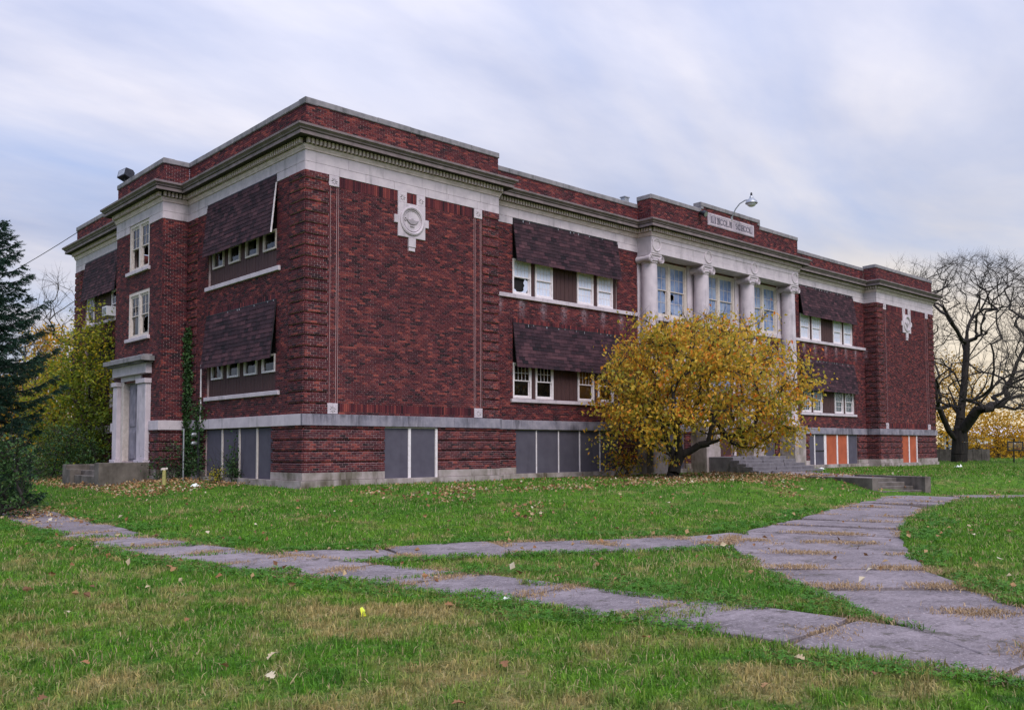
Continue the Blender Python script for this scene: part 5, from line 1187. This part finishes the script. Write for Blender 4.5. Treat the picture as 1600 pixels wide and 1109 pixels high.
mb = MB(); mb.box(-.52, .52, -.012, .012, .92, 1.46); bk = mb.build('backboard', MT['glass'], hoop)
mb = MB()
for (a, b2, c, d) in ((-.60, .60, .84, .93), (-.60, .60, 1.45, 1.54), (-.60, -.51, .93, 1.45), (.51, .60, .93, 1.45), (-.16, .16, 1.0, 1.03), (-.16, -.13, 1.03, 1.26), (.13, .16, 1.03, 1.26), (-.16, .16, 1.23, 1.26)): mb.box(a, b2, -.03, -.014, c, d)
mb.build('frame', MT['black'], bk)
mb = MB(); mb.tube([(.2*math.cos(t_), -.26+.2*math.sin(t_), 1.0) for t_ in np.linspace(0, 2*math.pi, 17)], .015, 6); mb.build('rim', MT['board_o'], hoop)
rough_far = tone_mat('distant_brown_leaf', [(0, (.05, .045, .03)), (.6, (.13, .10, .05)), (1, (.26, .18, .06))], .8, transl=.3)
# far tree line so the horizon is closed
rg = np.random.default_rng(77); Pl = []
for k in range(700):
    a = rg.uniform(-.2, 1.75); d = rg.uniform(135, 230); h = rg.uniform(1.2, 4.2)*(.6+.4*math.sin(a*17)**2); c = np.array([CAM[0]+math.sin(a)*d, CAM[1]+math.cos(a)*d, 0])
    Pl.append(c+np.c_[rg.normal(0, 2.6, 46), rg.normal(0, 2.6, 46), np.abs(rg.normal(0, .45, 46))*h])
Pl = np.concatenate(Pl); Pl[:, 2] += -.4
o = link('distant_woods', leaf_mesh('distant_woods', Pl, .95, rough_far, .2, rg=rg, aspect=.8)); prop(o, 'hazy autumn wood along the horizon', kind='stuff')
# ================================================================== grass, clover, leaves, litter
def excluded(P, creep=0.0):
    '''true where no grass grows: deeper inside any path than the local creep distance, or under the building and steps'''
    ex = np.zeros(len(P), bool)
    for k, poly in enumerate(PATHS):
        i_ = in_poly(P, poly)
        if i_.any():
            sub = np.where(i_)[0]; dd = seg_dist(P[sub], np.vstack([poly, poly[:1]])); cr = creep[sub] if hasattr(creep, '__len__') else creep; ex[sub[dd > cr]] = True
    ex |= (P[:, 0] > -.13) & (P[:, 0] < L_+.13) & (P[:, 1] > -.13) & (P[:, 1] < 22.6)
    ex |= (P[:, 0] > -3.0) & (P[:, 0] < 0) & (P[:, 1] > 8.8) & (P[:, 1] < 13.9)
    ex |= (P[:, 0] > 20.5) & (P[:, 0] < 26.3) & (P[:, 1] > -3.15) & (P[:, 1] < 0)
    return ex
PEDGE = [np.vstack([p, p[:1]]) for p in PATHS]
def path_dist(P):
    d = np.full(len(P), 9.)
    for p in PEDGE: d = np.minimum(d, seg_dist(P, p))
    return d
def vnoise(P, s, seed):
    r = np.random.default_rng(seed); a = r.uniform(0, 6.28, 6); k = r.normal(0, 1, (6, 2)); k /= np.linalg.norm(k, axis=1)[:, None]
    return sum(np.sin((P@k[i])*s*(1+.37*i)+a[i]+1.7*np.sin((P@k[(i+2) % 6])*s*.7+a[i-1])) for i in range(6))/6
def blades(P, z, h, w, rg, lean=.45):
    n = len(P); th = rg.uniform(0, 2*np.pi, n); ln = np.abs(rg.normal(0, lean, n)); d = np.c_[np.cos(th), np.sin(th)]; fc = rg.uniform(0, 2*np.pi, n); s = np.c_[np.cos(fc), np.sin(fc)]*w[:, None]/2
    B = np.c_[P, z]; h = h[:, None]; md = np.c_[d*(ln*.35)[:, None], np.full(n, .55)]*h; tp = np.c_[d*(ln*1.0)[:, None], np.clip(1-.35*ln, .3, 1)]*h; s3 = np.c_[s, np.zeros(n)]
    V = np.stack([B-s3, B+s3, B+md+s3*.8, B+md-s3*.8, B+tp], 1).reshape(-1, 3); b = np.arange(n)*5
    return V, np.c_[b, b+1, b+2, b+3], np.c_[b+3, b+2, b+4]
def sample_view(n, d0, d1, rg, pw=1.0, margin=.72):
    u = rg.random(n); 
    d = (d0**pw+(d1**pw-d0**pw)*u)**(1/pw); a = YAW+np.arctan(rg.uniform(-margin, margin, n)); r = d/np.cos(a-YAW)
    return np.c_[CAM[0]+np.sin(a)*r, CAM[1]+np.cos(a)*r], d
def creep_at(P):
    '''how far the lawn has grown in over the edge of the old paving'''
    old = (P[:, 0] < -4.5) & (P[:, 1] < -3) & (P[:, 1] > -20)
    c = .03+.22*np.clip(vnoise(P, 2.2, 3)+.2, 0, 1)+.5*old*np.clip(vnoise(P, 1.5, 9)*1.6, 0, 1); nn = vnoise(P, 3.3, 19)
    for (y0, hw) in ((-6.9, .26), (-9.5, .18), (-11.1, .10), (-19.0, .30), (-15.2, .10)):          # joints that have closed over completely
        c = c+1.2*((np.abs(P[:, 1]-y0+.25*(P[:, 0]+7)) < hw*(1+.9*nn)) & (P[:, 0] < -5.35))
    return c
def add_grass():
    rg = np.random.default_rng(90); Vs, Qs, Ts, tn = [], [], [], []; base = 0; nq = 0
    for (n, d0, d1, pw, hh, mg) in ((215000, 2.6, 10, 1.3, .070, 1.15), (225000, 9.5, 22, 1.0, .075, .90), (160000, 21, 52, .8, .09, .80), (40000, 50, 95, .8, .12, .75)):
        P, d = sample_view(n, d0, d1, rg, pw, mg)
        # grass creeps over the path edges unevenly
        keep = ~excluded(P, creep_at(P)); P, d = P[keep], d[keep]
        bare = (P[:, 0] > -5) & (P[:, 0] < -.1) & (P[:, 1] > 3.2) & (P[:, 1] < 24) & (vnoise(P, 1.5, 5) > -.6) & (P[:, 0] > -3.6-.5*vnoise(P, .9, 8)); P, d = P[~bare], d[~bare]
        z = G(P)-.008; tuft = vnoise(P, 7, 1)+.6*vnoise(P, 19, 4); h = hh*rg.uniform(.4, 1.3, len(P))*np.clip(1+.75*tuft, .3, 2.2); w = .0050*(1+d/9)*rg.uniform(.7, 1.3, len(P))
        V, Q, T = blades(P, z, h, w, rg, .75); tone = np.clip(rg.normal(.45, .24, len(P))+.14*vnoise(P, 6.1, 2), 0, .95); dry = rg.random(len(P)) < .08+.20*np.clip(vnoise(P, .9, 6), 0, 1); tone[dry] = 1.0
        Vs.append(V); Qs.append(Q+base); Ts.append(T+base); tn.append(tone); base += len(V)
    T = np.concatenate(Ts); Q = np.concatenate(Qs); t_ = np.concatenate(tn)
    o = link('grass', np_mesh('grass', np.concatenate(Vs), Q, T, MT['grass'], np.concatenate([t_, t_]))); prop(o, 'short green autumn grass covering the lawn', kind='stuff')
add_grass()
def add_dry():
    rg = np.random.default_rng(91); P = []
    for (jl, lf, rt) in J:
        for (a, b) in jl:
            m_ = (a+b)/2; dist = np.hypot(*(m_-CAM[:2]))
            if dist > 40: continue
            n = int(1500 if dist < 20 else 500); f = rg.random(n); q = a+(b-a)*f[:, None]; cl = np.sin(f*rg.uniform(5, 12)+rg.uniform(0, 6))+.4*np.sin(f*31+rg.uniform(0, 6))
            q = q[cl > .25]; q = q+rg.normal(0, .085, q.shape)*(1+cl[cl > .25][:, None]*.8); P.append(q)
        for e_ in (lf, rt):
            q = resample(e_, int(len(e_)*520)); q = q[vnoise(q, 1.9, 12) > .12]; P.append(q+rg.normal(0, .11, q.shape))
    P = np.concatenate(P); d = np.hypot(*(P-CAM[:2]).T); k = rg.random(len(P)) < np.clip(16/d, .25, 1); P, d = P[k], d[k]
    V, Q, T = blades(P, np.full(len(P), ZP-.0), .042*rg.uniform(.5, 1.6, len(P)), .005*(1+d/10), rg, 1.3); t_ = np.clip(rg.normal(.5, .22, len(P)), 0, 1)
    o = link('dry_grass', np_mesh('dry_grass', V, Q, T, MT['drygrass'], np.concatenate([t_, t_]))); prop(o, 'tufts of dry straw coloured grass in the path joints', kind='stuff')
add_dry()
def add_clover():
    rg = np.random.default_rng(92); P, d = sample_view(150000, 5, 24, rg, 1.1); pdist = path_dist(P); ins = excluded(P, creep_at(P)*.9)
    k = ~ins & (pdist < .25+.75*np.clip(vnoise(P, .8, 15)+.35, 0, 1)) & (vnoise(P, 1.1, 17) > -.25); P, d = P[k], d[k]
    n = len(P); z = G(P)+rg.uniform(.02, .065, n); c = np.c_[P, z]; sz = .011*(1+d/14); Vs = []; a0 = rg.uniform(0, 6.28, n); tilt = rg.normal(0, .3, (n, 2))
    for j in range(3):
        a = a0+j*2.094
        def pt(r, da): x, y = np.cos(a+da)*r*sz, np.sin(a+da)*r*sz; return c+np.c_[x, y, x*tilt[:, 0]+y*tilt[:, 1]]
        Vs.append(np.stack([c, pt(1.25, -.5), pt(1.5, 0), pt(1.25, .5)], 1))
    V = np.concatenate(Vs).reshape(-1, 3); Q = np.arange(len(V)).reshape(-1, 4); t_ = np.tile(np.clip(rg.normal(.5, .2, n), 0, 1), 3)
    o = link('clover', np_mesh('clover', V, Q, None, MT['clover'], t_)); prop(o, 'bright green clover spreading along the path edges', kind='stuff')
add_clover()
def add_leaves():
    rg = np.random.default_rng(93); P = []
    q, d = sample_view(900, 5, 40, rg, 1.1); P.append(q)
    q = np.c_[rg.uniform(-1, 20, 5200), rg.uniform(-11, -1.0, 5200)]; P.append(q[(vnoise(q, .9, 31)+.8*np.exp(-((q[:, 1]+6.6)/1.5)**2)) > .35])
    q = np.c_[rg.normal(15.5, 4.0, 1900), rg.normal(-4.2, 2.2, 1900)]; P.append(q)
    q = np.c_[rg.uniform(-4.6, -.2, 3800), rg.uniform(3.0, 19, 3800)]; P.append(q[q[:, 0] > -3.7-.6*vnoise(q, .9, 8)])
    q = np.c_[rg.normal(-7.4, .5, 420), rg.normal(1.5, 2.2, 420)]; P.append(q)
    P = np.concatenate(P); k = ~((P[:, 0] > -.13) & (P[:, 1] > -.13) & (P[:, 0] < L_)); P = P[k]; P = P[(np.hypot(*(P-CAM[:2]).T) > 11)]
    n = len(P); z = G(P)+rg.uniform(.04, .09, n); d = np.hypot(*(P-CAM[:2]).T)
    o = link('fallen_leaves', leaf_mesh('fallen_leaves', np.c_[P, z], .095, MT['fallen'], .0, np.clip(rg.normal(.5, .26, n), 0, 1), .75, .5, rg=np.random.default_rng(94))); prop(o, 'scattered dry fallen leaves on the lawn', kind='stuff')
add_leaves()
# larger single leaves near the camera: a curled lobed leaf with stalk
def leaf_thing(px, py, size, tone, rot, label):
    d = None; v = Fv+R2*((px-800)/1400.68)-U2*((py-624.3)/1400.68); t_ = (ZP+.03-CAM[2])/v.z; p = np.array(CAM)+np.array(v)*t_; p[2] = Gz(p[0], p[1])+.045
    prof = [(0, .04), (.12, .30), (.25, .16), (.38, .46), (.52, .24), (.66, .40), (.78, .16), (1, .01)]; V = []; Fc = []
    for (a, w) in prof:
        for s in (-1, 0, 1): V.append((a*size, s*w*size, abs(s)*w*size*.35+.10*size*math.sin(a*3.0)))
    for i in range(len(prof)-1):
        for j in (0, 1): b = i*3+j; Fc.append((b, b+1, b+4, b+3))
    me = np_mesh('fallen_leaf', V, Fc, None, MT['fallen'], [tone]*len(Fc)); o = link('fallen_leaf', me); o.location = p; o.rotation_euler = (RNG.uniform(-.4, .4), RNG.uniform(-.5, .2), rot); prop(o, label, 'leaf', 'large fallen leaves in the foreground grass')
LV = [(418, 1033, .10, .85, 'large pinkish curled leaf in the grass at lower left'), (428, 1062, .09, .95, 'pale curled leaf just below the pinkish leaf'), (355, 1045, .08, .45, 'orange brown leaf left of the large pinkish curled leaf'), (100, 957, .08, .95, 'white curled leaf in the far left of the grass'), (60, 1097, .08, .15, 'dark red leaf at the bottom left corner'), (139, 1040, .08, .4, 'small orange leaf in the lower left grass'), (218, 921, .07, .45, 'small orange leaf below the left sidewalk slabs'), (694, 947, .10, .35, 'orange leaf right of the yellow wrapper'), (790, 1045, .09, .25, 'dark red brown leaf in the middle of the front grass'), (728, 1103, .10, .3, 'red brown leaf at the bottom edge'), (1005, 998, .10, .4, 'orange leaf in the grass below the right path'), (1192, 1077, .09, .5, 'tan orange leaf at the bottom right'), (1257, 1033, .10, .8, 'pale pink leaf in the right foreground grass'), (1374, 1055, .10, .15, 'dark red leaf near the path edge at lower right'), (935, 875, .10, .3, 'orange leaf on the triangular clover patch'), (288, 973, .07, .3, 'red leaf in the mid left grass')]
for i, (px, py, s, tn, lb) in enumerate(LV): leaf_thing(px, py, s, tn, i*1.7, lb)
def ground_pt(px, py, z0=ZP):
    v = Fv+R2*((px-800)/1400.68)-U2*((py-624.3)/1400.68); t_ = (z0-CAM[2])/v.z; return np.array(CAM)+np.array(v)*t_
p = ground_pt(564, 964); mb = MB(); mb.v = [(-.05, -.03, .0), (.05, -.035, .015), (.055, .035, .05), (.01, .04, .075), (-.05, .03, .06), (-.02, 0, .045), (.02, .0, .06)]; mb.f = [(0, 1, 6, 5), (1, 2, 6), (2, 3, 6), (3, 4, 5, 6), (4, 0, 5)]
o = mb.build('candy_wrapper', MT['wrap']); o.location = (p[0], p[1], Gz(p[0], p[1])+.02); o.rotation_euler = (.5, .2, .6); prop(o, 'crumpled bright yellow wrapper lying in the front grass', 'wrapper')
def paper(px, py, z0, size, label):
    p = ground_pt(px, py, z0); rg = np.random.default_rng(px); mb = MB(); n = 5
    for i in range(n+1):
        for j in range(n+1): mb.v.append(((i/n-.5)*size*1.5+rg.normal(0, .03*size), (j/n-.5)*size+rg.normal(0, .03*size), abs(rg.normal(.12, .14))*size*(1.2 if 0 < i < n and 0 < j < n else .2)))
    mb.f = [(i*(n+1)+j, (i+1)*(n+1)+j, (i+1)*(n+1)+j+1, i*(n+1)+j+1) for i in range(n) for j in range(n)]
    o = mb.build('crumpled_paper', MT['litter']); o.location = (p[0], p[1], Gz(p[0], p[1])+.03); prop(o, label, 'litter')
paper(1498, 731, -.05, .42, 'crumpled white paper on the lawn below the massive bare tree'); paper(1284, 734, 0, .36, 'crumpled white paper on the lawn below the grey boarded door'); paper(791, 940, ZP, .07, 'small white scrap of paper in the front grass'); paper(306, 755, .05, .2, 'white crumpled litter at the foot of the side wall')
